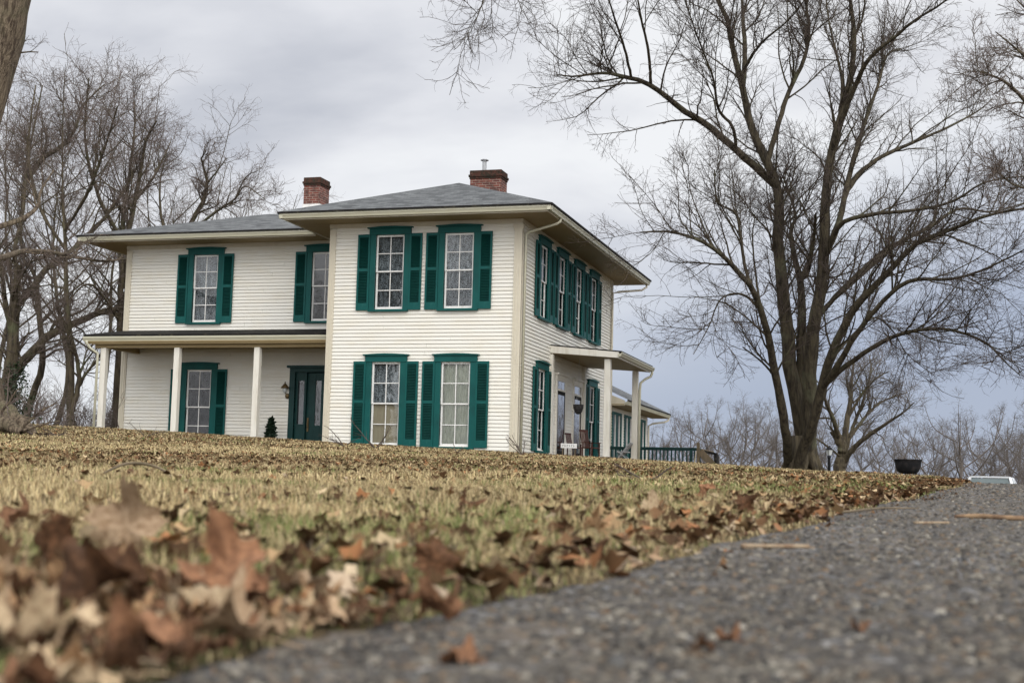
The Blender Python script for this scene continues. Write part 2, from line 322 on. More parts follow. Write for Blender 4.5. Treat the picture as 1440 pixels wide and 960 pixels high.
def fast_mesh(name, V, loops, starts, totals, mats, cols=None, smooth=False):
    me = bpy.data.meshes.new(name)
    me.vertices.add(len(V)); me.vertices.foreach_set('co', np.ascontiguousarray(V, dtype=np.float32).ravel())
    me.loops.add(len(loops)); me.loops.foreach_set('vertex_index', np.ascontiguousarray(loops, dtype=np.int32))
    me.polygons.add(len(starts)); me.polygons.foreach_set('loop_start', np.ascontiguousarray(starts, dtype=np.int32))
    me.polygons.foreach_set('loop_total', np.ascontiguousarray(totals, dtype=np.int32))
    if smooth: me.polygons.foreach_set('use_smooth', np.ones(len(starts), dtype=bool))
    for m in mats: me.materials.append(m)
    me.update(calc_edges=True)
    if cols is not None:
        a = me.color_attributes.new('col', 'FLOAT_COLOR', 'POINT')
        a.data.foreach_set('color', np.ascontiguousarray(np.c_[cols, np.ones(len(cols))], dtype=np.float32).ravel())
    return me

# ------------------------------------------------------------------ the lie of the land
EDGE_Y = [-120, -40, -34.6, -34.0, -33.4, -32.9, -32.2, -30.7, -28.3, -24.8, -15, 14, 60, 1200]; EDGE_X = [12., 15.02, 15.325, 15.40, 15.42, 15.45, 15.50, 15.59, 15.755, 15.98, 16.3, 16.8, 19., 40.]
def edge_x(Y): return np.interp(Y, EDGE_Y, EDGE_X) + 0.02 * np.sin(Y * 1.7) * np.clip((Y + 34) / 5, 0, 1) + 0.012 * np.sin(Y * 4.1 + 1) + 0.008 * np.sin(Y * 13.0)
def softmin(a, b, k): return -np.logaddexp(-a / k, -b / k) * k
def far_drop(s): 
    q = np.maximum(s - 42, 0)
    return 0.03 * softmin(q, np.full_like(q, 150.0), 10.0)
def z_drive(s):
    s = np.asarray(s, float)
    return -0.15 + 0.026 * softmin(s, np.full_like(s, 60.), 3.0) - 0.0009 * np.maximum(softmin(s, np.full_like(s, 58.), 3.0) - 10, 0) ** 2 - 0.035 * np.maximum(s - 58, 0) * np.exp(-np.maximum(s - 58, 0) / 80) - far_drop(s)
def z_land(X, Y):
    X = np.asarray(X, float); Y = np.asarray(Y, float)
    s = Y + 35.5; u = edge_x(np.clip(Y, -40, 60)) - X
    ul = np.maximum(u, 0)
    k = 0.026 + 0.00105 * softmin(ul, np.full_like(ul, 40.), 3.0)
    se = softmin(s, 33. + 27 * np.exp(-ul / 2.5), 1.5)
    a = 0.0009 * np.exp(-ul / 2.5)
    q = np.maximum(softmin(s, np.full_like(s, 58.), 3.0) - 10, 0)
    lawn = -0.15 + k * se - a * q ** 2 * np.where(ul > 0, 1, 1) - far_drop(s) * 1.0
    q2 = np.clip((s - 12) / 20, 0, 1); lawn = lawn - 0.13 * (1 - .3 * np.clip((ul - 6) / 8, 0, 1) - .5 * np.clip((ul - 15) / 6, 0, 1)) * (1 - np.exp(-ul / 3.0)) * q2 * q2 * (3 - 2 * q2)
    lawn = lawn + 0.018 * np.clip(ul / 0.25, 0, 1)
    lawn = lawn + (0.012 * np.sin(X * 2.3 + 1) * np.sin(Y * 1.9) + 0.010 * np.sin(X * 5.1 - Y * 3.3)) * np.clip(ul / 1.0, 0, 1)
    rd = z_drive(s) - 0.03
    return np.where(u > 0, lawn, np.where(u > -3.9, rd, z_drive(s) + 0.02))
def zl(x, y): return float(z_land(np.array([x]), np.array([y]))[0])
def zd(x, y): return float(z_drive(y + 35.5))
def graded(c, lo, hi, d0, g):
    out = [c]; d = d0
    while out[-1] < hi: out.append(out[-1] + d); d *= g
    d = d0; neg = [c]
    while neg[-1] > lo: neg.append(neg[-1] - d); d *= g
    return np.array(sorted(set(neg[1:] + out)))
def grid_mesh(name, xs, ys, Z, m, smooth=True):
    X, Y = np.meshgrid(xs, ys); V = np.stack([X.ravel(), Y.ravel(), Z.ravel()], 1)
    nx, ny = len(xs), len(ys)
    i, j = np.meshgrid(np.arange(nx - 1), np.arange(ny - 1)); a = (j * nx + i).ravel()
    F = np.stack([a, a + 1, a + nx + 1, a + nx], 1)
    return fast_mesh(name, V, F.ravel(), np.arange(len(F)) * 4, np.full(len(F), 4), [m], smooth=smooth)
xs = graded(15.5, -700, 700, 0.04, 1.035); ys = graded(-34.5, -120, 1200, 0.05, 1.022)
X, Y = np.meshgrid(xs, ys)
g = link_mesh('ground', grid_mesh('ground', xs, ys, z_land(X, Y), SOIL)); tag(g, kind='structure')

# the driveway: its own sheet following the drive profile, coarse stone relief near the lens
rng = np.random.default_rng(5)
def drive_mesh():
    ys = graded(-35.2, -38.5, 60, 0.012, 1.013); t = np.r_[0, np.linspace(0.004, 1, 260)]
    Yg, T = np.meshgrid(ys, t, indexing='ij')
    e0 = edge_x(Yg); Xg = e0 - 0.02 + T * 3.8
    near = np.clip(1 - (Yg + 35) / 9, 0.15, 1)
    n = rng.normal(size=Xg.shape); Z = z_drive(Yg + 35.5) + near * (0.0022 * n + 0.004 * np.sin(Xg * 21 + 3 * np.sin(Yg * 9)) * np.sin(Yg * 17 + 1.3) * 0.5)
    Z -= 0.03 * (T == 0)
    V = np.stack([Xg.ravel(), Yg.ravel(), Z.ravel()], 1); nx = len(t); ny = len(ys)
    i, j = np.meshgrid(np.arange(nx - 1), np.arange(ny - 1)); a = (j * nx + i).ravel()
    F = np.stack([a, a + 1, a + nx + 1, a + nx], 1)
    return fast_mesh('driveway', V, F.ravel(), np.arange(len(F)) * 4, np.full(len(F), 4), [ASPHALT])
d_ = link_mesh('driveway', drive_mesh()); tag(d_, kind='structure')

# rounded stones standing proud of the worn asphalt
def pebble_mesh(n, seed):
    r = np.random.default_rng(seed); d = .75 + 13 * r.random(n) ** 2.2; lat = r.uniform(-.42, .5, n) * d
    x = CAM[0] + (FW[0] * d + RT[0] * lat); y = CAM[1] + (FW[1] * d + RT[1] * lat); k = (x > edge_x(y) + .02) & (x < edge_x(y) + 3.7); x, y, d = x[k], y[k], d[k]; m = len(x)
    B = np.array([[1, 0, 0], [.5, .87, 0], [-.5, .87, 0], [-1, 0, 0], [-.5, -.87, 0], [.5, -.87, 0], [.55, .3, .75], [-.45, .45, .8], [-.1, -.6, .7]])
    F = np.array([[0, 1, 6], [1, 2, 7], [2, 3, 7], [3, 4, 8], [4, 5, 8], [5, 0, 6], [1, 7, 6], [3, 8, 7], [5, 6, 8], [6, 7, 8]])
    s = r.gamma(4, .00055, m) * (1 + .10 * d) + .0008; az = r.random(m) * 6.28; c_, s_ = np.cos(az), np.sin(az); w = r.uniform(.7, 1.3, (m, 1))
    V = np.stack([(B[None, :, 0] * c_[:, None] - B[None, :, 1] * s_[:, None]) * s[:, None] * w, (B[None, :, 0] * s_[:, None] + B[None, :, 1] * c_[:, None]) * s[:, None], B[None, :, 2] * s[:, None] * r.uniform(.5, 1.1, (m, 1))], 2)
    V *= r.uniform(.85, 1.15, (m, 9, 1)); V += np.stack([x, y, z_drive(y + 35.5) + .0005], 1)[:, None]
    pal = np.array([[.050, .047, .045], [.095, .088, .078], [.135, .125, .11], [.14, .105, .075], [.20, .19, .17], [.075, .077, .08], [.27, .26, .235]]); c = pal[r.choice(7, m, p=[.26, .27, .16, .13, .08, .07, .03])] * r.uniform(.5, 1.0, (m, 1))
    FF = (F[None] + np.arange(m)[:, None, None] * 9).reshape(-1, 3)
    return fast_mesh('asphalt_stones', V.reshape(-1, 3), FF.ravel(), np.arange(len(FF)) * 3, np.full(len(FF), 3), [STONEM], np.repeat(c * np.array([1.06, 1.0, .90]), 9, axis=0), smooth=True)
STONEM = mat('asphalt_stone', (.1, .1, .1), .75, .3, attr='col')
gs = link_mesh('asphalt_stones', pebble_mesh(90000, 8)); tag(gs, 'grey and tan stones embedded in the worn asphalt', 'gravel', kind='stuff')

# ------------------------------------------------------------------ the house
W, D1, D2, LW, EV = 5.4, 2.335, 11.04, 7.76, 1.11
ZS = 7.20                     # soffit
G0 = 0.6                      # wall foot, below the grass
house = empty('farmhouse', (0, 0, 0), 'white clapboard two storey house with teal green shutters and hipped grey roof', 'house')
FR = Frame((0, 0, 0), (1, 0, 0), (0, -1, 0)); SD = Frame((W, 0, 0), (0, 1, 0), (1, 0, 0)); WG = Frame((0, D1, 0), (1, 0, 0), (0, -1, 0))
BK = Frame((0, D2, 0), (1, 0, 0), (0, 1, 0)); LF = Frame((0, 0, 0), (0, 1, 0), (-1, 0, 0)); WL = Frame((-LW, D1, 0), (0, 1, 0), (-1, 0, 0)); WB = Frame((0, D1 + 6, 0), (1, 0, 0), (0, 1, 0))
brd = random.Random(6)
def siding(name, fr, u0, u1, z0, z1, opens=(), m=SIDING, e=0.1, parent=None):
    mb = MB(); z = z0
    while z < z1 - 1e-6:
        zt = min(z + e, z1); iv = [(u0, u1)]
        for a, b, c, d in opens:
            if min(zt, d) - max(z, c) > 0.5 * (zt - z):
                iv = [q for p, r in iv for q in ((p, min(r, a)), (max(p, b), r)) if q[1] - q[0] > 1e-4]
        cuts = []
        for a, b in iv:
            if b - a > 1.6 and brd.random() < .5: c_ = a + (b - a) * brd.uniform(.25, .75); cuts += [(a, c_ - .003), (c_ + .003, b)]
            else: cuts.append((a, b))
        for a, b in cuts:
            P = [fr.p(u, n, zz) for u in (a, b) for n, zz in ((0.0, z), (0.031, z + .0), (0.004, zt), (-0.02, zt), (-0.02, z))]
            mb.add(P, [(1, 2, 7, 6), (0, 1, 6, 5), (0, 5, 9, 4), (2, 3, 8, 7), (3, 4, 9, 8), (0, 4, 3, 2, 1), (5, 6, 7, 8, 9)])
        z = zt
    return mb.build(name, m, parent or house)
UZ, LZ = (4.83, 6.87), (1.17, 3.41)
FWU, SWU = [1.727, 3.70], [2.247, 4.239, 6.299, 8.301]
hw = 0.41
op = lambda c, z: (c - hw, c + hw, z[0], z[1])
siding('wall', FR, 0, W, G0, ZS, [op(c, UZ) for c in FWU] + [op(c, LZ) for c in FWU])
DR1, DR2 = (4.0, 4.9), (6.0, 6.9)
siding('wall', SD, 0, D2, G0, ZS, [op(c, UZ) for c in SWU] + [op(SWU[0], LZ), op(SWU[3], LZ), (DR1[0], DR1[1], 0.9, 3.3), (DR2[0], DR2[1], 0.9, 3.3)])
siding('wall', LF, 0, D1 + 4, G0, ZS); siding('wall', BK, 0, W, G0, ZS)
siding('wall', WG, -LW, 0, G0, ZS, [op(-5.10, UZ), op(-1.222, UZ), op(-5.15, LZ), (-2.02, -0.28, 0.9, 3.4)])
siding('wall', WL, 0, 6, G0, ZS); siding('wall', WB, -LW, 0, G0, ZS)
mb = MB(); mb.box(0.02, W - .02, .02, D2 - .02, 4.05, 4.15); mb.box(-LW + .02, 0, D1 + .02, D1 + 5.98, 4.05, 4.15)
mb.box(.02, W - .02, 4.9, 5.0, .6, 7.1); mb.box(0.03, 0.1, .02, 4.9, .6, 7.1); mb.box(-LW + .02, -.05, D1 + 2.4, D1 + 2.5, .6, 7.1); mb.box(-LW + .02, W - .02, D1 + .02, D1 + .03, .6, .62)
mb.build('dark_room_backing', DARK, house)  # backing blocks coloured dark so the windows show unlit rooms

# corner boards with capitals, frieze bands
def corner(fr, u0, u1, z0, z1, cap=True, d=0.05):
    mb = MB(); fr.box(mb, u0, u1, -0.01, d, z0, z1)
    w = u1 - u0
    for q in (0.3, 0.7): fr.box(mb, u0 + w * q - 0.012, u0 + w * q + 0.012, d - 0.002, d + 0.012, z0, z1 - 0.25)
    if cap:
        fr.box(mb, u0 - 0.03, u1 + 0.03, -0.01, d + 0.03, z1 - 0.10, z1); fr.box(mb, u0 - 0.015, u1 + 0.015, -0.01, d + 0.015, z1 - 0.16, z1 - 0.103)
    return mb.build('corner_board', TRIM, house)
corner(FR, W - 0.17, W + 0.05, G0, 7.06); corner(SD, -0.048, 0.10, G0, 7.06, False)
corner(FR, -0.05, 0.13, G0, 7.06, False); corner(LF, -0.048, 0.10, G0, 7.06, False)
corner(WG, -LW - 0.05, -LW + 0.13, G0, 7.06, False); corner(WL, -0.048, 0.1, G0, 7.06, False)
corner(SD, D2 - 0.12, D2 + 0.05, G0, 7.06, False)
mb = MB()
for fr, a, b in ((FR, -.06, W + .06), (SD, -.02, D2 + .06), (WG, -LW - .06, -.06)):
    fr.box(mb, a, b, -0.005, 0.065, 7.115, ZS + .004); fr.box(mb, a, b, -0.004, 0.045, 7.08, 7.113)
mb.build('frieze', TRIM, house)

# soffit, fascia, gutters, roofs
def ring_soffit(x0, x1, y0, y1, X0, X1, Y0, Y1, name='soffit'):
    mb = MB()
    mb.box(X0, X1, Y0, y0 + .02, ZS, ZS + .03); mb.box(X0, X1, y1 - .02, Y1, ZS, ZS + .03)
    mb.box(X0, x0 + .02, y0 + .02, y1 - .02, ZS, ZS + .03); mb.box(x1 - .02, X1, y0 + .02, y1 - .02, ZS, ZS + .03)
    return mb.build(name, SOFFIT, house)
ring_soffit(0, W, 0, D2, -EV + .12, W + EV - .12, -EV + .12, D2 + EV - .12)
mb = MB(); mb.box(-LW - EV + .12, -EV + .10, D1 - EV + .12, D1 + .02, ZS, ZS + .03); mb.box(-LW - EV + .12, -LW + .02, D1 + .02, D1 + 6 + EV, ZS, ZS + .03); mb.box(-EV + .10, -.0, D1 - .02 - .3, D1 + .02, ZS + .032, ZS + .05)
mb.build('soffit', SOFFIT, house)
def gutter(pa, pb, out, name='gutter', z=7.33, h=0.13, parent=None):
    pa = np.array(pa, float); pb = np.array(pb, float); out = np.array(out, float); Z = np.array([0, 0, 1.])
    # K profile: base, sloping face, lip
    prof = [(-0.12, -h), (-0.035, -h), (-0.02, -h * .6), (0.0, -h * .35), (0.0, 0), (-0.012, 0), (-0.014, -h * .3), (-0.12, -h * .5)]
    mb = MB(); A = [pa + out * a + Z * (z + b) for a, b in prof]; mb.prism(A, pb - pa)
    return mb.build(name, GUTTER, parent or house)
x0, x1, y0, y1 = -EV, W + EV, -EV, D2 + EV
gutter((x0, y0, 0), (x1, y0, 0), (0, -1, 0)); gutter((x1, y0, 0), (x1, y1, 0), (1, 0, 0)); gutter((x0, y0, 0), (x0, D1 + 1, 0), (-1, 0, 0))
gutter((-LW - EV, D1 - EV, 0), (x0 - .01, D1 - EV, 0), (0, -1, 0)); gutter((-LW - EV, D1 - EV, 0), (-LW - EV, D1 + 6 + EV, 0), (-1, 0, 0))
mb = MB()
q = .115
mb.box(x0 + q, x1 - q, y0 + q, y0 + q + .02, ZS - .03, 7.30); mb.box(x1 - q - .02, x1 - q, y0 + q + .022, y1 - q, ZS - .03, 7.30); mb.box(x0 + q, x0 + q + .02, y0 + q + .022, D1 + 2, ZS - .03, 7.30)
mb.box(-LW - EV + q, x0 - .01, D1 - EV + q, D1 - EV + q + .02, ZS - .03, 7.30)
mb.build('fascia', TRIM, house)
def roof_faces(name, faces, thick=0.05, edge=DARKROOF):
    me = bpy.data.meshes.new(name); bm = bmesh.new(); uvl = bm.loops.layers.uv.new('UVMap')
    for pts in faces:
        P = [Vector(p) for p in pts]; d = (P[1] - P[0]).normalized(); n = (P[1] - P[0]).cross(P[2] - P[0]).normalized(); v = n.cross(d)
        f = bm.faces.new([bm.verts.new(p) for p in P])
        for l in f.loops: l[uvl].uv = ((l.vert.co - P[0]).dot(d), (l.vert.co - P[0]).dot(v))
        if thick:   # butt edge of the shingles along the eave
            a, b = P[0], P[1]
            f2 = bm.faces.new([bm.verts.new(p) for p in (a - Vector((0, 0, thick)), b - Vector((0, 0, thick)), b, a)]); f2.material_index = 1
    bm.to_mesh(me); bm.free(); me.materials.append(SHINGLE); me.materials.append(edge)
    return link_mesh(name, me, house)
ZE = 7.375
a = 0.03; rx = W / 2; pk = 8.86; t = rx + EV
A, B, C_, D_ = (x0 - a, y0 - a, ZE), (x1 + a, y0 - a, ZE), (x1 + a, y1 + a, ZE), (x0 - a, y1 + a, ZE)
P1, P2 = (rx, y0 + t, pk), (rx, y1 - t, pk)
roof = roof_faces('roof', [(A, B, P1), (B, C_, P2, P1), (C_, D_, P2), (D_, A, P1, P2)])
wx, wy, wt, wz = -LW - EV, D1 - EV, 4.1, 8.69
E1, E2 = (wx - a, wy - a, ZE), (0.6, wy - a, ZE); E3, E4 = (0.6, wy + 2 * wt, ZE), (wx - a, wy + 2 * wt, ZE); R1, R2 = (wx + wt, wy + wt, wz), (0.9, wy + wt, wz)
# the wing roof front slope is cut where the block's eave starts
wroof = roof_faces('roof', [(E1, (x0 - a, wy - a, ZE), (x0 - a, wy + wt, wz), R1), ((x0 - a, wy + .9, ZE + .29), (0.6, wy + .9, ZE + .29), R2, (x0 - a, wy + wt, wz)), (E4, E1, R1), (E3, E4, R1, R2)])

def chimney(cx0, cx1, cy0, cy1, zb, zt, label, flash=None):
    mb = MB(); mb.box(cx0, cx1, cy0, cy1, zb, zt - 0.26); ch = mb.build('chimney', BRICK, house); ch['label'] = label
    mb = MB(); q = 0.045
    mb.box(cx0 - .02, cx1 + .02, cy0 - .02, cy1 + .02, zt - .262, zt - .20)
    mb.box(cx0 - q, cx1 + q, cy0 - q, cy1 + q, zt - .20, zt - .13)
    mb.box(cx0 - .015, cx1 + .015, cy0 - .015, cy1 + .015, zt - .13, zt)
    mb.build('chimney_cap', BRICKD, ch, bevel=0.006)
    if flash:
        mb = MB(); mb.box(cx0 - .02, cx1 + .02, cy0 - .02, cy0 + .3, zb, flash); mb.prism([(cx1 + .004, cy0 + .3, zb), (cx1 + .02, cy0 + .3, zb), (cx1 + .02, cy0 + .3, flash), (cx1 + .004, cy0 + .3, flash)], (0, .35, -.0)); mb.build('flashing', SASH, ch)
    return ch
chimney(-3.27, -2.72, 5.0, 5.72, 8.2, 9.76, 'square red brick chimney on the left wing roof', 8.90)
ch2 = chimney(2.60, 3.56, 4.0, 4.62, 8.2, 9.52, 'wide red brick chimney with a steel pipe, at the block roof peak')
mb = MB(); c = (2.955, 4.25, 0); mb.lathe(c, [(0.062, 9.4), (0.062, 9.86)], 14); mb.lathe(c, [(0.0, 9.93), (0.06, 9.92), (0.125, 9.88), (0.12, 9.865), (0.0, 9.87)], 14)
mb.build('stove_pipe', STEEL, ch2, smooth=True)
mb = MB(); mb.bar((2.62, 3.97, 8.79), (3.56, 3.97, 8.55), .03, .05); mb.bar((3.60, 3.97, 8.53), (3.60, 4.62, 8.53), .03, .06); mb.build('flashing', SASH, ch2)

# ---- windows
CACHE = {}
def shutter_mesh(h, zmid):
    key = (round(h, 3), round(zmid, 3))
    if key in CACHE: return CACHE[key]
    mb = MB(); w = 0.36; st = 0.052; d = 0.035; br_ = 0.20
    for x in (0, w - st): mb.box(x, x + st, 0, d, 0, h)
    mb.box(st, w - st, 0.002, d - .002, 0, br_); mb.box(st, w - st, 0.002, d - .002, h - .075, h); mb.box(st, w - st, 0.002, d - .002, zmid - .04, zmid + .04)
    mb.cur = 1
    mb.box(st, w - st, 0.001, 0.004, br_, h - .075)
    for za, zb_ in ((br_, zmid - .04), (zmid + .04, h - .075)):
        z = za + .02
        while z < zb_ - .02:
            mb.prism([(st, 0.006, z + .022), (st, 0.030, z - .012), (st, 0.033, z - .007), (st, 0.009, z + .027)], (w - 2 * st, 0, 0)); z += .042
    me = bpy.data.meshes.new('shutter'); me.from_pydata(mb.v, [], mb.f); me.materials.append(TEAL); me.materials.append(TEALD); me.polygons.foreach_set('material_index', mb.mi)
    bm = bmesh.new(); bm.from_mesh(me); bmesh.ops.recalc_face_normals(bm, faces=bm.faces); bm.to_mesh(me); bm.free()
    CACHE[key] = me
    return me
def place_on(fr, o, u, n, z):
    # local x -> u, local y -> n (outward)
    M = Matrix(((fr.u[0], fr.n[0], 0, 0), (fr.u[1], fr.n[1], 0, 0), (0, 0, 1, 0), (0, 0, 0, 1))); p = fr.p(u, n, z)
    M.translation = Vector(p); o.matrix_local = M
wseed = random.Random(3)
def window(fr, c, z, curtain, shutters=(1, 1), casing=TEAL, grid=(2, 2), shade=None, sh_tilt=0):
    z0, z1 = z; mid = (z0 + z1) / 2 + 0.02
    if z == LZ: mid = 2.30
    mb = MB(); ow = .565
    fr.box(mb, c - ow, c - hw, -.06, .065, z0 - .0, z1 + .0); fr.box(mb, c + hw, c + ow, -.06, .065, z0, z1)
    win = mb.build('window', casing, house)
    mb = MB()      # head with a shallow curved pediment
    fr.box(mb, c - .60, c + .60, -.02, .085, z1 + .0, z1 + .17)
    n = 10; A = []
    for i in range(n + 1): uu = -.655 + 1.31 * i / n; A.append((uu, z1 + .200 + .028 * math.cos(uu / .655 * math.pi / 2) ** 1.2))
    poly = [(-.655, z1 + .172)] + A + [(.655, z1 + .172)]
    pts = [fr.p(c + uu, .0, zz) for uu, zz in poly]; mb.prism(pts, fr.n * .13)
    mb.build('window_head', casing, win)
    mb = MB(); fr.box(mb, c - .57, c + .57, -.05, .115, z0 - .06, z0 - .002); mb.build('sill', casing, win)
    mb = MB()      # white sashes
    a0, a1 = c - hw + .002, c + hw - .002
    fw = .05
    for (za, zb_, nn) in ((mid - .018, z1 - .003, 0.0), (z0 + .003, mid + .018, -.034)):
        fr.box(mb, a0, a0 + fw, nn - .03, nn, za, zb_); fr.box(mb, a1 - fw, a1, nn - .03, nn, za, zb_)
        fr.box(mb, a0 + fw, a1 - fw, nn - .029, nn - .001, zb_ - (.05 if nn == 0 else .036), zb_); fr.box(mb, a0 + fw, a1 - fw, nn - .029, nn - .001, za, za + (.036 if nn == 0 else .075))
        gx, gz = grid
        for i in range(1, gx): uu = a0 + fw + (a1 - a0 - 2 * fw) * i / gx; fr.box(mb, uu - .011, uu + .011, nn - .024, nn - .004, za + .03, zb_ - .03)
        for i in range(1, gz): zz = za + .05 + (zb_ - za - .1) * i / gz; fr.box(mb, a0 + fw - .01, a1 - fw + .01, nn - .022, nn - .006, zz - .011, zz + .011)
    mb.build('sash', SASH, win)
    mb = MB()
    mb.add([fr.p(u, -.015, zz) for u, zz in ((a0, mid), (a1, mid), (a1, z1), (a0, z1))], [(0, 1, 2, 3)])
    mb.add([fr.p(u, -.05, zz) for u, zz in ((a0, z0), (a1, z0), (a1, mid), (a0, mid))], [(0, 1, 2, 3)])
    mb.build('pane', GLASS, win)
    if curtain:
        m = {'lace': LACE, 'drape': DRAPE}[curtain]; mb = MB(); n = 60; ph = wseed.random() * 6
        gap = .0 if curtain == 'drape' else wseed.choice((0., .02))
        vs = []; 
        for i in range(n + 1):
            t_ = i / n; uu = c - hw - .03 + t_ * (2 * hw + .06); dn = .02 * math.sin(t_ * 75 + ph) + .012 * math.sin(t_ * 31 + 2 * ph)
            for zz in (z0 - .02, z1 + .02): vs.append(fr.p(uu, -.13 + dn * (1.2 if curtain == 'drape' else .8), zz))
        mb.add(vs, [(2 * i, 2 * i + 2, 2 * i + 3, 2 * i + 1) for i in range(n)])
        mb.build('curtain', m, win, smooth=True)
    if shade:
        mb = MB(); fr.box(mb, a0 + .02, a1 - .02, -.085, -.08, z0, shade); mb.build('roller_blind', SHADE, win)
    h = z1 - z0 + .035
    me = shutter_mesh(h, mid - z0 + .06 if z == UZ else 1.19)
    for side, on in ((-1, shutters[0]), (1, shutters[1])):
        if not on: continue
        o = link_mesh('shutter', me, win); place_on(fr, o, c - .93 if side < 0 else c + .57, .045, z0 - .02)
        if side == on * 2: pass
    return win
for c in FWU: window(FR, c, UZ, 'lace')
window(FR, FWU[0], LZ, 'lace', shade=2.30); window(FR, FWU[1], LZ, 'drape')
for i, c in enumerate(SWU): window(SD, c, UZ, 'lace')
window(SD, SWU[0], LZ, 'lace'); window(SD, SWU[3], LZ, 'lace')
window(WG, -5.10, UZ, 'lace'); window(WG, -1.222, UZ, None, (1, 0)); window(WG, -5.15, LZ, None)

# ---- front door under the wing porch
mb = MB()
WG.box(mb, -2.19, -2.02, -.05, .07, G0, 3.34); WG.box(mb, -.28, -.12, -.05, .07, G0, 3.34); WG.box(mb, -2.19, -.12, -.05, .07, 3.342, 3.46); WG.box(mb, -2.26, -.05, -.03, .14, 3.462, 3.53)
WG.box(mb, -1.72, -1.66, -.08, .04, G0, 3.34); WG.box(mb, -.72, -.66, -.08, .04, G0, 3.34)
for a_, b_ in ((-2.02, -1.945), (-1.745, -1.72), (-.66, -.62), (-.42, -.28)): WG.box(mb, a_, b_, -.08, -.01, G0, 3.34)
for a_, b_ in ((-1.945, -1.745), (-.62, -.42)): WG.box(mb, a_, b_, -.078, -.012, G0, 1.83); WG.box(mb, a_, b_, -.078, -.012, 3.10, 3.34)
door = mb.build('door', DOORG, house); door['label'] = 'dark green front door with narrow glass panels under the porch'
mb = MB(); lites = ((-1.40, -1.22), (-1.13, -.95))
e_ = [-1.658, -1.40, -1.22, -1.13, -.95, -.722]
for a_, b_ in ((e_[0], e_[1]), (e_[2], e_[3]), (e_[4], e_[5])): WG.box(mb, a_, b_, -.09, -.04, .95, 3.32)
for a_, b_ in lites: WG.box(mb, a_, b_, -.088, -.042, .95, 1.80); WG.box(mb, a_, b_, -.088, -.042, 3.10, 3.32); WG.box(mb, a_ + .0, b_, -.04, -.03, 1.1, 1.6)
mb.build('door_leaf', DOORG, door, bevel=.004)
mb = MB()
for a_, b_ in lites + ((-1.945, -1.745), (-.62, -.42)): WG.box(mb, a_ - .004, b_ + .004, -.066, -.062, 1.79, 3.11)
mb.build('door_glass', GLASSD, door)
mb = MB()
WG.box(mb, -1.925, -1.765, -.12, -.118, 1.8, 2.4)
mb.build('curtain', LACE, door)
mb = MB(); P_ = WG.p(-1.60, -.02, 1.88); mb.tube([WG.p(-1.60, -.035, 1.70), WG.p(-1.60, .0, 1.76), WG.p(-1.60, .005, 1.9), WG.p(-1.60, -.035, 1.98)], .014, 8); mb.box(P_[0] - .025, P_[0] + .025, P_[1] - .005, P_[1] + .02, 1.62, 2.02)
mb.build('handle', BRASS, door)

# ---- wing porch
PY = 0.25
xl = on_y(116, 478, PY)[0]
gutter((xl, PY, 0), (-.01, PY, 0), (0, -1, 0), z=4.19, h=.13)
mb = MB(); mb.prism([(xl + .03, PY - .0, 4.195), (xl + .03, PY + .12, 4.195), (xl + .03, D1, 4.56), (xl + .03, D1, 4.60), (xl + .03, PY, 4.25)], (-xl - .06, 0, 0)); mb.build('porch_roof', DARKROOF, house)
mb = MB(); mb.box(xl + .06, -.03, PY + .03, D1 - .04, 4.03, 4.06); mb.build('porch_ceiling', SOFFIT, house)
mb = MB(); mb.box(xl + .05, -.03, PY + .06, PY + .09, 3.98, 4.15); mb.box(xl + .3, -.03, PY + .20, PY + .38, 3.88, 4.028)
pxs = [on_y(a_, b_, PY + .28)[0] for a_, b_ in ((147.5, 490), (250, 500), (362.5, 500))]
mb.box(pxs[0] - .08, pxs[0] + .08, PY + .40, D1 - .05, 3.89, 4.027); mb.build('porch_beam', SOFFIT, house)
for px in pxs:
    mb = MB(); mb.box(px - .085, px + .085, PY + .20, PY + .37, .6, 3.88); mb.build('porch_post', POSTP, house, bevel=.008)
mb = MB(); mb.tube([(xl + .18, PY - .06, 4.07), (xl + .18, PY - .06, 4.0), (xl + .28, PY + .0, 3.85), (pxs[0] - .13, PY + .12, 3.72), (pxs[0] - .13, PY + .13, 3.5), (pxs[0] - .13, PY + .13, .8)], .038, 8); mb.build('downspout', GUTTER, house, smooth=True)
mb = MB(); mb.box(-LW, -.05, PY + .05, D1 - .03, .85, 1.12); mb.build('porch_floor', WOODG, house)

# ---- side entrance porch
X1, YA, YB = 7.50, 3.15, 7.75
zt0, zt1 = 4.17, 3.98
mb = MB(); mb.prism([(W, YA - .01, zt0 - .2), (X1 - .1, YA - .01, zt1 - .16), (X1 - .1, YA - .01, zt1), (W, YA - .01, zt0)], (0, .03, 0)); mb.prism([(W, YB, zt0 - .2), (X1 - .1, YB, zt1 - .16), (X1 - .1, YB, zt1), (W, YB, zt0)], (0, .03, 0)); mb.box(X1 - .13, X1 - .10, YA + .022, YB - .002, zt1 - .17, zt1 - .01)
mb.build('entrance_fascia', POSTP, house)
mb = MB(); mb.prism([(W, YA + .02, zt0 + .005), (X1 - .02, YA + .02, zt1 + .003), (X1 - .02, YA + .02, zt1 + .035), (W, YA + .02, zt0 + .04)], (0, YB - YA - .02, 0)); mb.build('entrance_roof', DARKROOF, house)
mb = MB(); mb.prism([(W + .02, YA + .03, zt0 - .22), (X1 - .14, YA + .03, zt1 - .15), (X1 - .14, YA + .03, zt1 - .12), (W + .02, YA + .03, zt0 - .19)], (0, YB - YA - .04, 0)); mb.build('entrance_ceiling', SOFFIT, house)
gutter((X1, YA - .04, 0), (X1, YB + .25, 0), (1, 0, 0), z=zt1 - .0, h=.12)
PXC = 7.05
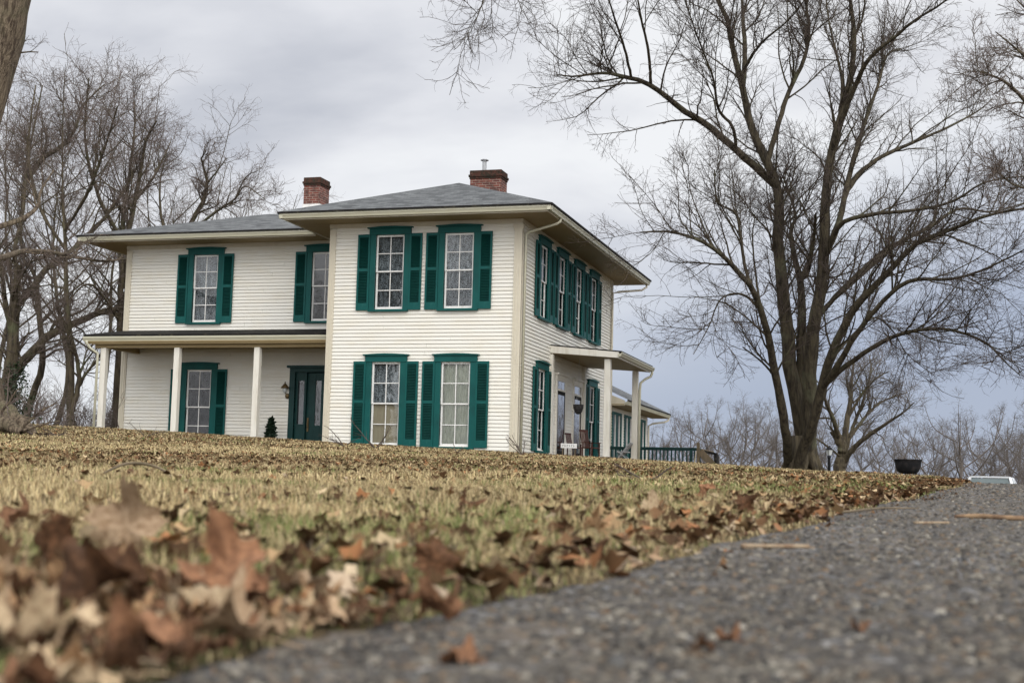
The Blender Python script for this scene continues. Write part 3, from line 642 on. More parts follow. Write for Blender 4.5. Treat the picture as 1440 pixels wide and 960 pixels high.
for yy in (YA + .12, 7.13):
    mb = MB(); mb.box(PXC - .085, PXC + .085, yy, yy + .17, .6, 3.80); mb.build('entrance_post', POSTP, house, bevel=.008)
mb = MB(); yy = YB + .1; mb.tube([(X1 - .06, yy, 3.87), (X1 - .06, yy, 3.80), (X1 - .10, yy, 3.70), (PXC + .2, yy - .15, 3.60), (PXC + .14, 7.32, 3.45), (PXC + .14, 7.22, 3.2), (PXC + .14, 7.22, .8)], .04, 8); mb.build('downspout', GUTTER, house, smooth=True)
for ya in (3.13, 7.02):
    mb = MB(); mb.box(W + .0, W + .11, ya, ya + .16, .6, 3.93); mb.build('pilaster', POSTP, house, bevel=.006)
# two glazed doors with transoms and hooded trim
for k, (ya, yb) in enumerate((DR1, DR2)):
    mb = MB(); SD.box(mb, ya - .14, ya, -.05, .045, G0, 3.30); SD.box(mb, yb, yb + .14, -.05, .045, G0, 3.30); SD.box(mb, ya, yb, -.05, .04, 2.97, 3.03); SD.box(mb, ya, yb, -.05, .05, 3.26, 3.30); SD.box(mb, ya - .14, yb + .14, -.05, .06, 3.302, 3.42); SD.box(mb, ya - .2, yb + .2, -.03, .12, 3.422, 3.47)
    dr = mb.build('door', POSTP, house); dr['label'] = ['side door nearer the front corner, under the entrance porch', 'side door farther from the front corner, behind the hanging basket'][k]
    mb = MB(); SD.box(mb, ya, ya + .08, -.05, .036, G0, 2.97); SD.box(mb, yb - .08, yb, -.05, .036, G0, 2.97); SD.box(mb, ya + .08, yb - .08, -.049, .035, 2.86, 2.97); SD.box(mb, ya + .08, yb - .08, -.049, .035, G0, 1.25)
    if k: SD.box(mb, ya + .1, yb - .1, -.049, -.001, 2.38, 2.42)
    mb.build('door_leaf', DARKROOF, dr)
    mb = MB(); SD.box(mb, ya + .08, yb - .08, .028, .032, 1.25, 2.86); SD.box(mb, ya, yb, .02, .025, 3.03, 3.26); mb.build('door_glass', glass_mat('side_door_glass', (.3, .33, .36), .5) if k == 0 else bpy.data.materials['side_door_glass'], dr)
    mb = MB(); SD.box(mb, ya + .1, yb - .1, -.10, -.09, 1.25, 3.26); mb.build('curtain', LACE, dr)
mb = MB(); mb.box(W + .03, 7.3, 3.0, 8.1, .8, 1.06); mb.build('entrance_floor', WOODG, house)

# ---- main downspouts at the eave corners
p = on_x(788, 311, W + EV - .08)
mb = MB(); mb.tube([(p[0], p[1], 7.22), (p[0], p[1], 7.12), (p[0] - .08, p[1] - .06, 7.05), (W + .16, .20, 6.88), (W + .085, .165, 6.80), (W + .085, .165, .7)], .036, 8); mb.build('downspout', GUTTER, house, smooth=True)
mb = MB(); mb.tube([(W + EV - .1, D2 + .95, 7.22), (W + EV - .1, D2 + .95, 7.12), (W + EV - .25, D2 + .85, 7.0), (W + .2, D2 + .2, 6.86), (W + .085, D2 - .2, 6.75), (W + .085, D2 - .2, .7)], .036, 8); mb.build('downspout', TRIM, house, smooth=True)

# ---- low sunroom addition behind
AX, AY0, AY1 = 5.28, D2 + .06, 18.2
AD = Frame((AX, 0, 0), (0, 1, 0), (1, 0, 0)); AF = Frame((0, AY1, 0), (1, 0, 0), (0, 1, 0))
wins = [(12.0, 13.25), (14.0, 15.25), (16.3, 17.55)]
siding('wall', AD, AY0, AY1, G0, 3.018, [(a_, b_, 1.1, 2.78) for a_, b_ in wins]); siding('wall', AF, 1, AX, G0, 2.98)
for a_, b_ in wins:
    mb = MB(); AD.box(mb, a_ - .13, a_, -.03, .05, 1.02, 2.86); AD.box(mb, b_, b_ + .13, -.03, .05, 1.02, 2.86); AD.box(mb, a_ - .0, b_ + .0, -.03, .05, 2.78, 2.86); AD.box(mb, a_, b_, -.03, .06, 1.02, 1.1)
    n = (a_ + b_) / 2; AD.box(mb, n - .05, n + .05, -.03, .04, 1.1, 2.78)
    wn_ = mb.build('window', TEAL, house)
    mb = MB()
    for q0, q1 in ((a_, n - .05), (n + .05, b_)):
        AD.box(mb, q0, q0 + .05, -.03, .01, 1.1, 2.78); AD.box(mb, q1 - .05, q1, -.03, .01, 1.1, 2.78)
    mb.build('sash', SASH, wn_)
    mb = MB(); AD.box(mb, a_, b_, -.02, -.015, 1.1, 2.78); mb.build('pane', bpy.data.materials['side_door_glass'], wn_)
mb = MB(); mb.box(1.0, AX - .3, AY0, AY1 - .1, .7, 2.9); mb.build('dark_room_backing', DARK, house)  # solid dark block filling the sunroom, painted as its unlit interior
AEX = 6.02
gutter((AEX, AY0 - .1, 0), (AEX, AY1 + 1.0, 0), (1, 0, 0), z=3.17, h=.13)
roof_faces('roof', [((AEX, AY0 - .12, 3.20), (AEX, AY1 + 1.0, 3.20), (2.0, AY1 + 1.0, 5.1), (2.0, AY0 - .12, 5.1))], .06)
mb = MB(); mb.box(AX - .02, AEX - .12, AY0 - .1, AY1 + .95, 3.02, 3.05); mb.build('soffit', SOFFIT, house); mb = MB(); mb.prism([(AX - .5, AY0 - .09, 3.00), (AEX - .1, AY0 - .09, 3.00), (AEX - .1, AY0 - .09, 3.17), (AX - .5, AY0 - .09, 3.62)], (0, .03, 0)); mb.build('gable_board', TRIM, house)
mb = MB(); mb.tube([(AEX - .07, AY1 + .85, 3.05), (AEX - .07, AY1 + .85, 2.95), (AEX - .2, AY1 + .7, 2.87), (AX + .2, AY1 + .1, 2.78), (AX + .08, AY1 - .1, 2.68), (AX + .08, AY1 - .1, .7)], .036, 8); mb.build('downspout', TRIM, house, smooth=True)

# ------------------------------------------------------------------ deck rail behind the house, stair
RY = 10.6
pa, pb = on_y(861, 624.5, RY), on_y(984, 632.5, RY)
rail = empty('deck_railing', (pa[0], RY, zl(pa[0], RY)), 'dark green wooden deck railing with square balusters beyond the side porch', 'railing')
def rel(o, root): o.parent = root; o.location = -Vector(root.location)
zt = (pa[2] + pb[2]) / 2; x_a, x_b = pa[0] - .1, pb[0]
mb = MB(); mb.box(x_a, x_b, RY - .05, RY + .05, zt - .045, zt); mb.box(x_a, x_b, RY - .02, RY + .02, zt - .10, zt - .047); rel(mb.build('handrail', DOORG), rail)
mb = MB(); mb.box(x_a, x_b, RY - .02, RY + .02, .93, .985); rel(mb.build('bottom_rail', DOORG), rail)
n = int((x_b - x_a) / .125)
for i in range(n):
    xx = x_a + .06 + i * .125; mb = MB(); mb.box(xx, xx + .045, RY - .022, RY + .022, .98, zt - .10); rel(mb.build('baluster', DOORG), rail)
for xx in (x_b - .02, x_b - .28):
    mb = MB(); mb.box(xx - .05, xx + .05, RY - .05, RY + .05, .3, zt + .0); rel(mb.build('rail_post', DOORG, bevel=.005), rail)
mb = MB(); mb.box(x_b - .03, x_b + .02, RY + .06, RY + 3, zt - .1, zt - .01); mb.box(x_a, x_b, RY, RY + 5, .75, .88); rel(mb.build('deck_floor', WOODG), rail)
pp = on_y(982, 624, RY - .4)
st = empty('deck_stair', (pp[0], RY - .4, zl(pp[0], RY - .4)), 'weathered brown wooden stair and post at the end of the green deck railing', 'stair')
mb = MB(); mb.box(pp[0] - .045, pp[0] + .045, RY - .45, RY - .36, .4, on_y(982, 622, RY - .4)[2]); rel(mb.build('post', WOODG), st)
p1, p2, p3 = on_y(984, 634, RY - .3), on_y(1002, 653, RY - .3), on_y(1006, 638, RY - .2)
mb = MB(); mb.bar(p1, p2, .05, .22); rel(mb.build('stringer', WOODG), st)
mb = MB(); mb.bar(p1 + np.array([0, .3, .02]), p3 + np.array([0, .3, 0]), .5, .06); mb.box(p3[0] - .05, p3[0] + .04, RY - .2, RY + .3, .3, p3[2]); rel(mb.build('landing', DARKROOF), st)
mb = MB(); q = on_y(975, 650, RY - .5); mb.bar(q + np.array([0, 0, -.3]), on_y(979, 634, RY - .5), .02, .03); rel(mb.build('leaning_stick', mat('pale_stick', (.45, .38, .26))), st)

# ------------------------------------------------------------------ small things by the house
# wall lantern
lx, ly = on_y(401, 545, D1 - .12)[0], D1
lan = empty('wall_lantern', (lx, ly, 2.8), 'small bell shaped brass lantern on the wall left of the front door', 'lantern')
c = (lx, ly - .13, 0)
mb = MB(); mb.lathe(c, [(0, 3.06), (.015, 3.05), (.02, 3.0), (.05, 2.97), (.12, 2.88), (.125, 2.865), (.11, 2.87), (0, 2.93)], 12); rel(mb.build('shade', BRASS, smooth=True), lan)
mb = MB(); mb.lathe(c, [(.05, 2.87), (.06, 2.80), (.03, 2.73), (0, 2.72)], 12); rel(mb.build('globe', LAMPGL, smooth=True), lan)
mb = MB(); mb.lathe((lx + .05, ly - .05, 0), [(0, 2.72), (.06, 2.70), (.07, 2.64), (.05, 2.58), (0, 2.56)], 12); mb.tube([(lx + .05, ly - .03, 2.66), (lx + .03, ly - .08, 2.70), (lx, ly - .13, 2.75)], .012, 6); rel(mb.build('bracket', BRASS, smooth=True), lan)
# evergreen in a pot by the door
def leaf_cloud(name, pts, size, m, seed, root=None, w=0.35):
    r = np.random.default_rng(seed); n = len(pts); P = np.asarray(pts)
    d = r.normal(size=(n, 3)); d /= np.linalg.norm(d, axis=1)[:, None]; e = np.cross(d, r.normal(size=(n, 3))); e /= np.linalg.norm(e, axis=1)[:, None]
    s = size * r.uniform(.6, 1.3, (n, 1))
    V = np.stack([P, P + d * s * .5 + e * s * w, P + d * s, P + d * s * .5 - e * s * w], 1).reshape(-1, 3)
    me = fast_mesh(name, V, np.arange(4 * n), np.arange(n) * 4, np.full(n, 4), [m])
    o = link_mesh(name, me)
    if root: rel(o, root)
    return o
sx = -2.53; sy = D1 - .45
sh = empty('potted_evergreen', (sx, sy, 1.12), 'small dark evergreen bush standing on the porch left of the front door', 'bush')
r_ = np.random.default_rng(8); h_ = r_.random(1800) ** .8; ang = r_.random(1800) * 6.28; rad = .22 * (1 - h_ * .85) * np.sqrt(r_.random(1800)) * (1 + .25 * np.sin(ang * 3 + h_ * 9))
leaf_cloud('foliage', np.c_[sx + rad * np.cos(ang), sy + rad * np.sin(ang), 1.18 + h_ * .78], .085, SHRUBM, 4, sh)
mb = MB(); mb.lathe((sx, sy, 0), [(0, 1.12), (.12, 1.12), (.15, 1.32), (.0, 1.31)], 14); rel(mb.build('pot', mat('clay_pot', (.12, .07, .05))), sh)
mb = MB(); mb.tube([(sx, sy, 1.2), (sx + .01, sy, 1.6), (sx, sy, 1.98)], [.015, .01, .004], 6); rel(mb.build('stem', TWIG), sh)
# hanging basket
hb = empty('hanging_basket', (6.0, 4.25, 2.2), 'dark bowl shaped hanging basket under the side entrance porch', 'hanging basket')
c = (6.0, 4.25, 0)
mb = MB(); mb.lathe(c, [(0, 2.30), (.06, 2.31), (.11, 2.37), (.145, 2.48), (.155, 2.58), (.145, 2.58), (.1, 2.46), (0, 2.40)], 18); rel(mb.build('bowl', mat('coco_liner', (.045, .04, .04), .9, noise=(20, (.02, .02, .02), .4, .6, S1)), smooth=True), hb)
mb = MB()
for k in range(3): an = k * 2.09; mb.tube([(6.0 + .15 * math.cos(an), 4.25 + .15 * math.sin(an), 2.57), (6.0, 4.25, 3.0)], .004, 4)
mb.tube([(6.0, 4.25, 3.0), (6.0, 4.25, 3.90)], .004, 4); rel(mb.build('chain', STEEL), hb)
# rocking chair and bench on the entrance floor
def chair(name, x, y, rot, m, label, s=1.0, arms=True):
    root = empty(name, (x, y, 1.06), label, 'chair'); root.rotation_euler.z = rot
    def pb(nm, fn, mm=m):
        mb = MB(); fn(mb); o = mb.build(nm, mm); o.parent = root; o.scale = (s, s, s); return o
    pb('seat', lambda b: b.box(-.26, .26, -.24, .24, .40, .44))
    def back(b):
        for i in range(6): b.bar((-.22 + i * .088, .22, .44), (-.22 + i * .088, .34, 1.05), .05, .015, (0, 1, 0))
        b.bar((-.27, .345, 1.06), (.27, .345, 1.06), .03, .09)
    pb('backrest', back)
    for sx_ in (-1, 1):
        for sy_ in (-1, 1): pb('leg', lambda b: b.box(sx_ * .25 - .02, sx_ * .25 + .02, sy_ * .21 - .02, sy_ * .21 + .02, 0.05, .40 + (.0 if sy_ > 0 else .2)))
        if arms: pb('armrest', lambda b: b.box(sx_ * .27 - .035, sx_ * .27 + .035, -.25, .26, .60, .625))
        pb('rocker', lambda b: b.tube([(sx_ * .25, -.34, .07), (sx_ * .25, -.1, .02), (sx_ * .25, .15, .02), (sx_ * .25, .42, .09)], .018, 6))
    return root
chair('rocking_chair', 6.0, 5.9, 1.2, WOODR, 'reddish brown slatted rocking chair by the wall past the side doors', .8)
chair('rocking_chair', 6.0, 3.85, 1.3, mat('dark_red_wood', (.05, .015, .012)), 'small dark red wooden chair behind the white sign on the side porch', .62, False)
bn = empty('porch_sign', (6.0, 3.55, 1.2), 'small white wooden sign with faded lettering on the side porch', 'sign')
mb = MB(); sg = Frame((5.72, 3.40, 0), (.93, .37, 0), (.37, -.93, 0)); sg.box(mb, 0, .46, 0, .025, 1.30, 1.43); rel(mb.build('board', SASH), bn)
mb = MB()
for k in range(6): u_ = .05 + k * .062; sg.box(mb, u_, u_ + .009, .026, .028, 1.335, 1.395); sg.box(mb, u_ + .009, u_ + .035, .026, .028, 1.36 if k % 2 else 1.385, 1.367 if k % 2 else 1.392)
rel(mb.build('lettering', IRON), bn)
mb = MB(); sg.box(mb, .04, .07, 0, .02, 1.0, 1.30); sg.box(mb, .39, .42, 0, .02, 1.0, 1.30); rel(mb.build('stake', WOODG), bn)
# metal lawn chair near far post
wc = empty('folding_chair', (7.0, 6.6, 1.06), 'pale grey striped folding chair leaning by the far porch post', 'chair')
mb = MB(); mb.prism([(6.62, 6.75, 1.15), (7.0, 6.75, 1.62), (7.03, 6.8, 1.58), (6.65, 6.8, 1.11)], (0, .4, 0)); mb.box(6.6, 6.95, 6.75, 7.1, 1.3, 1.34)
rel(mb.build('fabric', mat('grey_stripe', (.5, .5, .48), noise=(30, (.12, .12, .13), .45, .55, (1, 1, 6)))), wc)
mb = MB()
for yy in (6.74, 7.12): mb.tube([(6.6, yy, 1.06), (7.02, yy, 1.62)], .012, 6); mb.tube([(7.0, yy, 1.06), (6.62, yy, 1.35)], .012, 6)
rel(mb.build('frame', STEEL), wc)

# ------------------------------------------------------------------ kettle planter, lamp post, car
pk_ = at(1277, 667, 27.0); kx, ky = pk_[0], pk_[1]; kz = pk_[2] + .012
kt = empty('kettle_planter', (kx, ky, zl(kx, ky)), 'large round black cast iron kettle standing on the lawn by the driveway', 'planter')
mb = MB(); r = .255
mb.lathe((kx, ky, kz), [(0, 0), (r * .55, .005), (r * .78, .05), (r * .90, .13), (r * .95, .21), (r * .97, .245), (r * 1.03, .262), (r * 1.03, .275), (r * .93, .275), (r * .88, .2), (0, .18)], 32); rel(mb.build('kettle', IRON, smooth=True), kt)
for k in range(3):
    an = k * 2.09 + .3; mb = MB(); mb.tube([(kx + .15 * math.cos(an), ky + .15 * math.sin(an), kz + .03), (kx + .17 * math.cos(an), ky + .17 * math.sin(an), zl(kx, ky) - .02)], [.02, .015], 7); rel(mb.build('leg', IRON), kt)
r_ = np.random.default_rng(3); an = r_.random(60) * 6.28; rr = np.sqrt(r_.random(60)) * .2
leaf_cloud('dry_stems', np.c_[kx + rr * np.cos(an), ky + rr * np.sin(an), np.full(60, kz + .21)], .09, mat('dry_stem', (.2, .13, .08)), 5, kt, .1)

pl_ = at(1166, 657, 55.0); lx, ly = pl_[0], pl_[1]; lz = zl(lx, ly); ltop = at(1165, 627, 55.)[2]
lp = empty('lamp_post', (lx, ly, lz), 'black garden lamp post with a four sided lantern right of the big tree', 'lamp post')
mb = MB(); mb.lathe((lx, ly, 0), [(.09, lz - .1), (.09, lz + .25), (.06, lz + .3), (.055, ltop - .45), (.075, ltop - .43), (.075, ltop - .40), (0, ltop - .40)], 12); rel(mb.build('post', IRON), lp)
mb = MB(); c = (lx, ly, 0)
mb.lathe(c, [(.05, ltop - .39), (.11, ltop - .36), (.0, ltop - .355)], 4); mb.lathe(c, [(.17, ltop - .14), (.06, ltop - .05), (.03, ltop - .03), (.02, ltop + .02), (0, ltop + .03)], 4)
for k in range(4): an = k * math.pi / 2; mb.tube([(lx + .10 * math.cos(an), ly + .10 * math.sin(an), ltop - .36), (lx + .155 * math.cos(an), ly + .155 * math.sin(an), ltop - .14)], .01, 4)
rel(mb.build('lantern_frame', IRON), lp)
mb = MB(); mb.lathe(c, [(.085, ltop - .35), (.135, ltop - .145)], 4); rel(mb.build('lantern_glass', LAMPGL), lp)

cc = at(1391, 668, 47.0); cx, cy, ctop = cc[0], cc[1], cc[2]
car = empty('parked_car', (cx, cy, ctop - 1.46), 'pale silver hatchback seen from behind, only its roof above the drive crest', 'car')
car.rotation_euler.z = math.radians(-6)
def carpart(nm, fn, m, smooth=False, bevel=0.0):
    mb = MB(); fn(mb); o = mb.build(nm, m, smooth=smooth, bevel=bevel); o.parent = car; return o
def shell(b):     # cross sections along the length, rear at y=0
    secs = []
    prof = [(0.0, .72, .45, .80), (.08, .80, .30, .98), (.6, .84, .26, 1.0), (2.6, .85, .26, .98), (3.3, .84, .28, .92), (4.0, .78, .32, .78), (4.15, .7, .38, .66)]
    vs = []
    for y, w, zb_, zt_ in prof:
        vs += [(-w, y, zb_ + .1), (-w * .93, y, zb_), (w * .93, y, zb_), (w, y, zb_ + .1), (w, y, zt_ - .12), (w * .93, y, zt_), (-w * .93, y, zt_), (-w, y, zt_ - .12)]
    fs = [tuple(range(8))[::-1], tuple(range(len(vs) - 8, len(vs)))]
    for i in range(len(prof) - 1):
        for k in range(8): fs.append((i * 8 + k, i * 8 + (k + 1) % 8, (i + 1) * 8 + (k + 1) % 8, (i + 1) * 8 + k))
    b.add(vs, fs)
carpart('body', shell, CARW, True)
def cabin(b):
    vs = []
    for y, w, z in ((.06, .76, .97), (.22, .70, 1.25), (.34, .61, 1.405), (.50, .575, 1.44), (1.5, .59, 1.46), (2.2, .60, 1.42), (3.0, .76, .95)):
        vs += [(-w, y, z - .03), (-w + .07, y, z), (w - .07, y, z), (w, y, z - .03)]
    b.add(vs, [(i * 4 + k, i * 4 + k + 1, i * 4 + 5 + k, i * 4 + 4 + k) for i in range(2, 5) for k in range(3)])
    for s_ in (-1, 1):
        for y0_, w0, z0_, y1_, w1, z1_ in ((.06, .76, .95, .36, .62, 1.40), (1.3, .79, .95, 1.35, .63, 1.42), (2.95, .78, .95, 2.2, .61, 1.40)):
            b.bar((s_ * w0, y0_, z0_), (s_ * w1, y1_, z1_), .09, .06)
        b.bar((s_ * .60, .36, 1.405), (s_ * .60, 2.2, 1.40), .06, .05)
    b.bar((-.62, .36, 1.41), (.62, .36, 1.41), .10, .05)
carpart('roof', cabin, CARW, False)
def glasses(b):
    b.add([(-.72, .09, .97), (.72, .09, .97), (.56, .33, 1.37), (-.56, .33, 1.37)], [(0, 1, 2, 3)])
    b.add([(-.72, 2.93, .97), (.72, 2.93, .97), (.56, 2.25, 1.39), (-.56, 2.25, 1.39)], [(0, 1, 2, 3)])
    for s_ in (-1, 1): b.add([(s_ * .76, .15, .97), (s_ * .77, 2.85, .97), (s_ * .61, 2.2, 1.38), (s_ * .61, .4, 1.38)], [(0, 1, 2, 3)])
carpart('window', glasses, CARGL)
for s_ in (-1, 1):
    carpart('tail_light', lambda b: b.box(s_ * .72 - .08, s_ * .72 + .08, -.01, .06, .72, .92), REDL)
    for yy in (.75, 3.35):
        def wh(b):
            prof = [(.12, 0), (.29, .0), (.31, .03), (.31, .17), (.29, .2), (0, .2)]; n = 20; vs = []
            for r, x in prof:
                for k in range(n): vs.append((s_ * (.84 - x) + 0, yy + r * math.cos(6.2832 * k / n), .31 + r * math.sin(6.2832 * k / n)))
            b.add(vs, [(i * n + k, i * n + (k + 1) % n, (i + 1) * n + (k + 1) % n, (i + 1) * n + k) for i in range(5) for k in range(n)])
        carpart('wheel', wh, RUBBER, True)
carpart('bumper', lambda b: b.box(-.78, .78, -.07, .05, .36, .58), CARW, False, .02)
carpart('aerial', lambda b: b.prism([(0, .55, 1.44), (0, .75, 1.45), (0, .57, 1.53)], (.02, 0, 0)), IRON)
# ------------------------------------------------------------------ trees
def unit(a): return a / np.maximum(np.linalg.norm(a, axis=-1, keepdims=True), 1e-9)
def resample(P, R, k):
    P = np.asarray(P, float); R = np.asarray(R, float)
    # Catmull-Rom smoothing, then even spacing
    Q = []; RR = []
    n = len(P)
    for i in range(n - 1):
        p0, p1, p2, p3 = P[max(i - 1, 0)], P[i], P[i + 1], P[min(i + 2, n - 1)]
        for t in np.linspace(0, 1, 8, endpoint=False):
            Q.append(.5 * (2 * p1 + (p2 - p0) * t + (2 * p0 - 5 * p1 + 4 * p2 - p3) * t * t + (3 * p1 - p0 - 3 * p2 + p3) * t ** 3)); RR.append(R[i] + (R[i + 1] - R[i]) * t)
    Q.append(P[-1]); RR.append(R[-1]); Q = np.array(Q); RR = np.array(RR)
    s = np.r_[0, np.cumsum(np.linalg.norm(np.diff(Q, axis=0), axis=1))]; u = np.linspace(0, s[-1], k)
    return np.stack([np.interp(u, s, Q[:, j]) for j in range(3)], 1), np.interp(u, s, RR)
def tubes(P, R, n, rs, rough=0.0):
    """P (N,k,3), R (N,k) -> vertices and quads of N tubes"""
    N, k, _ = P.shape
    T = unit(np.gradient(P, axis=1)); ref = unit(np.cross(T[:, :1], rs.normal(size=(N, 1, 3)))); ref = np.broadcast_to(ref, T.shape)
    X_ = unit(ref - T * (ref * T).sum(-1, keepdims=True)); Y_ = np.cross(T, X_)
    a = np.arange(n) * 2 * math.pi / n
    rad = R[:, :, None] * (1 + rough * rs.normal(size=(N, k, n)))
    V = P[:, :, None] + (X_[:, :, None] * np.cos(a)[None, None, :, None] + Y_[:, :, None] * np.sin(a)[None, None, :, None]) * rad[..., None]
    i, j, b = np.meshgrid(np.arange(N), np.arange(k - 1), np.arange(n), indexing='ij')
    q = i * k * n + j * n
    F = np.stack([q + b, q + (b + 1) % n, q + n + (b + 1) % n, q + n + b], -1).reshape(-1, 4)
    return V.reshape(-1, 3), F
class TreeMesh:
    def __init__(s): s.V = []; s.F = []; s.n = 0
    def put(s, VF):
        V, F = VF; s.V.append(V); s.F.append(F + s.n); s.n += len(V)
    def mesh(s, name, m):
        V = np.concatenate(s.V); F = np.concatenate(s.F)
        return fast_mesh(name, V, F.ravel(), np.arange(len(F)) * 4, np.full(len(F), 4), [m], smooth=True)
def spawn(P, R, count, L, rs, ang=(25, 55), up=0.3, wig=0.25, k=6, t0=0.2, r0=1.0, rmin=0.004, rfac=0.6, droop=0.0, tpow=1.0, lvar=(.5, 1.1), taper=.25):
    N, K, _ = P.shape
    idx = rs.integers(0, N, count) if not hasattr(L, '__len__') else rs.choice(N, count, p=L[1])
    Ls = L[0] if hasattr(L, '__len__') else L
    t = t0 + (1 - t0) * rs.random(count) ** tpow
    f = t * (K - 1); i0 = np.minimum(f.astype(int), K - 2); fr = (f - i0)[:, None]
    base = P[idx, i0] * (1 - fr) + P[idx, i0 + 1] * fr
    rb = R[idx, i0] * (1 - fr[:, 0]) + R[idx, i0 + 1] * fr[:, 0]
    T = unit(P[idx, i0 + 1] - P[idx, i0]); A = unit(np.cross(T, rs.normal(size=(count, 3))))
    an = np.radians(rs.uniform(*ang, count))[:, None]
    d = unit(T * np.cos(an) + A * np.sin(an) + np.array([0, 0, up]) * rs.uniform(.3, 1.3, (count, 1)))
    ln = Ls * rs.uniform(*lvar, count) * (1.15 - .55 * t)
    out = np.zeros((count, k, 3)); out[:, 0] = base; step = (ln / (k - 1))[:, None]
    for j in range(1, k):
        d = unit(d + rs.normal(size=(count, 3)) * wig + np.array([0, 0, up * .12 - droop]))
        out[:, j] = out[:, j - 1] + d * step
    rs_ = np.clip(np.minimum(rb * rfac, r0), rmin, None)
    rr = rs_[:, None] * np.linspace(1, taper, k)[None] ; rr = np.maximum(rr, rmin * .7)
    return out, rr
def limbs_weights(P): 
    ln = np.linalg.norm(np.diff(P, axis=1), axis=2).sum(1); return ln / ln.sum()
def snap_limbs(limbs):
    out = []; C3 = []
    for i, (pts, rad) in enumerate(limbs):
        pts = [np.array(p, float) for p in pts]
        if C3:
            A_ = np.concatenate(C3); d_ = A_[:, :3] - CAM; w_ = d_ @ FW; u_ = np.stack([720 + FPX * (d_ @ RT) / w_, 480 - FPX * (d_ @ UP) / w_], 1)
            q = np.array(project(pts[0])[:2]); e_ = np.linalg.norm(u_ - q, axis=1) + 3 * np.linalg.norm(A_[:, :3] - pts[0], axis=1)
            j = int(np.argmin(e_))
            if np.linalg.norm(u_[j] - q) < 45 and q[1] < 640:
                sh0 = A_[j, :3] - pts[0]; n_ = len(pts)
                if np.linalg.norm(sh0) < 3.0: pts = [p + sh0 * (1 - k / (n_ - 1)) ** 3 for k, p in enumerate(pts)]
                rad = list(rad); rad[0] = min(rad[0], A_[j, 3] * .85)
        p_, r_ = resample(pts, rad, 40); C3.append(np.c_[p_, r_]); out.append((pts, rad))
    return out
def finish_tree(name, limbs, loc, label, cat='tree', group=None, seed=1, bark=BARK, twig=TWIGR, n1=300, L1=2.2, n2=1800, L2=1.0, n3=8000, L3=.5, n4=14000, L4=.25, up=.35, ang=(25, 55), rmin=.0045, sides=10, wig=.16, rr1=.045, slim=1.0, extra=None, t0=.25, droop=0.0):
    rs = np.random.default_rng(seed)
    root = empty(name, loc, label, cat, group)
    P = []; R = []
    if name != 'bare_tree' or group is None: limbs = snap_limbs(limbs)
    for pts, rad in limbs:
        if slim < 1: rad = [q * (.88 + (slim - .88) * (k / (len(rad) - 1)) ** .6) for k, q in enumerate(rad)]
        p, r = resample(pts, rad, 26); P.append(p + np.concatenate([np.zeros((1, 3)), rs.normal(size=(25, 3)) * np.minimum(r[1:, None] * .10, .03)])); R.append(r)
    P = np.array(P); R = np.array(R)
    tr = TreeMesh(); tr.put(tubes(P, R, sides, rs, .035))
    cr_ = TreeMesh()
    p1, r1 = spawn(P, R, n1, (L1, limbs_weights(P)), rs, ang, up, wig, 9, t0, rr1, .010, .5, droop, .8)
    tr.put(tubes(p1, r1, 5, rs))
    p2, r2 = spawn(p1, r1, n2, L2, rs, (30, 60), up * .4, wig * 1.2, 7, .1, .018, .007, .6, droop)
    cr_.put(tubes(p2, r2, 4, rs))
    pm = np.concatenate([p2, p1[:, :7]]); rm = np.concatenate([r2, r1[:, :7]])
    p3, r3 = spawn(pm, rm, n3, L3, rs, (32, 65), up * .2, wig * 1.5, 5, .1, .009, rmin, .6, droop)
    cr_.put(tubes(p3, r3, 3, rs))
    if n4:
        p4, r4 = spawn(p3, r3, n4, L4, rs, (32, 70), up * .1, wig * 1.8, 3, .15, .006, rmin * .85, .7, droop); cr_.put(tubes(p4, r4, 3, rs))
    for nm, tm, m in (('trunk', tr, bark), ('crown', cr_, twig)):
        o = link_mesh(nm, tm.mesh(nm, m)); rel(o, root)
    return root
def px_limb(pts, d0, d1, r0, r1, pw=1.0):
    n = len(pts); out = []; rad = []
    for i, (x, y) in enumerate(pts):
        t = i / (n - 1); out.append(at(x, y, d0 + (d1 - d0) * t)); rad.append(r0 + (r1 - r0) * t ** pw)
    return out, rad
Am = lambda *p: [(780 + x / 2.1818, y / 2.1818) for x, y in p]      # notes taken on two enlargements of the photograph
Bm = lambda *p: [(900 + x / 2.526, 300 + y / 2.526) for x, y in p]
DT = 40.0
L_ = []
base = lambda x: (x, 664)
L_.append(px_limb([base(1110)] + Bm((525, 780 + 60), (520, 780), (495, 640), (470, 500), (440, 380), (400, 270), (340, 200), (280, 140), (200, 90), (100, 65), (0, 68)), DT, DT - 5, .17, .02, 1.0))
L_.append(px_limb([base(1135)] + Bm((580, 800), (560, 700), (530, 520), (515, 350), (500, 200), (490, 100)) + Am((690, 640), (680, 560), (640, 480), (600, 380), (575, 260), (545, 150), (530, 60), (500, 0), (470, -120)), DT + .3, DT + 1.5, .27, .05, 1.0))
L_.append(px_limb(Am((650, 600), (560, 500), (460, 400), (380, 340), (290, 265), (200, 235), (145, 225), (60, 235), (0, 228)), DT + .8, DT - 4, .14, .012))
L_.append(px_limb(Am((290, 265), (285, 160), (265, 60), (255, 0), (235, -90)), DT - 2, DT - 4, .05, .015))
L_.append(px_limb(Am((240, 250), (215, 150), (185, 60), (165, 0), (120, -90)), DT - 2.5, DT - 5, .045, .015))
L_.append(px_limb(Am((545, 480), (540, 400), (500, 340), (485, 240), (440, 120), (400, 0)), DT - .2, DT - 4, .06, .015))
L_.append(px_limb(Am((590, 260), (590, 160), (580, 60), (575, 0), (560, -110)), DT + 1, DT + 4, .10, .03))
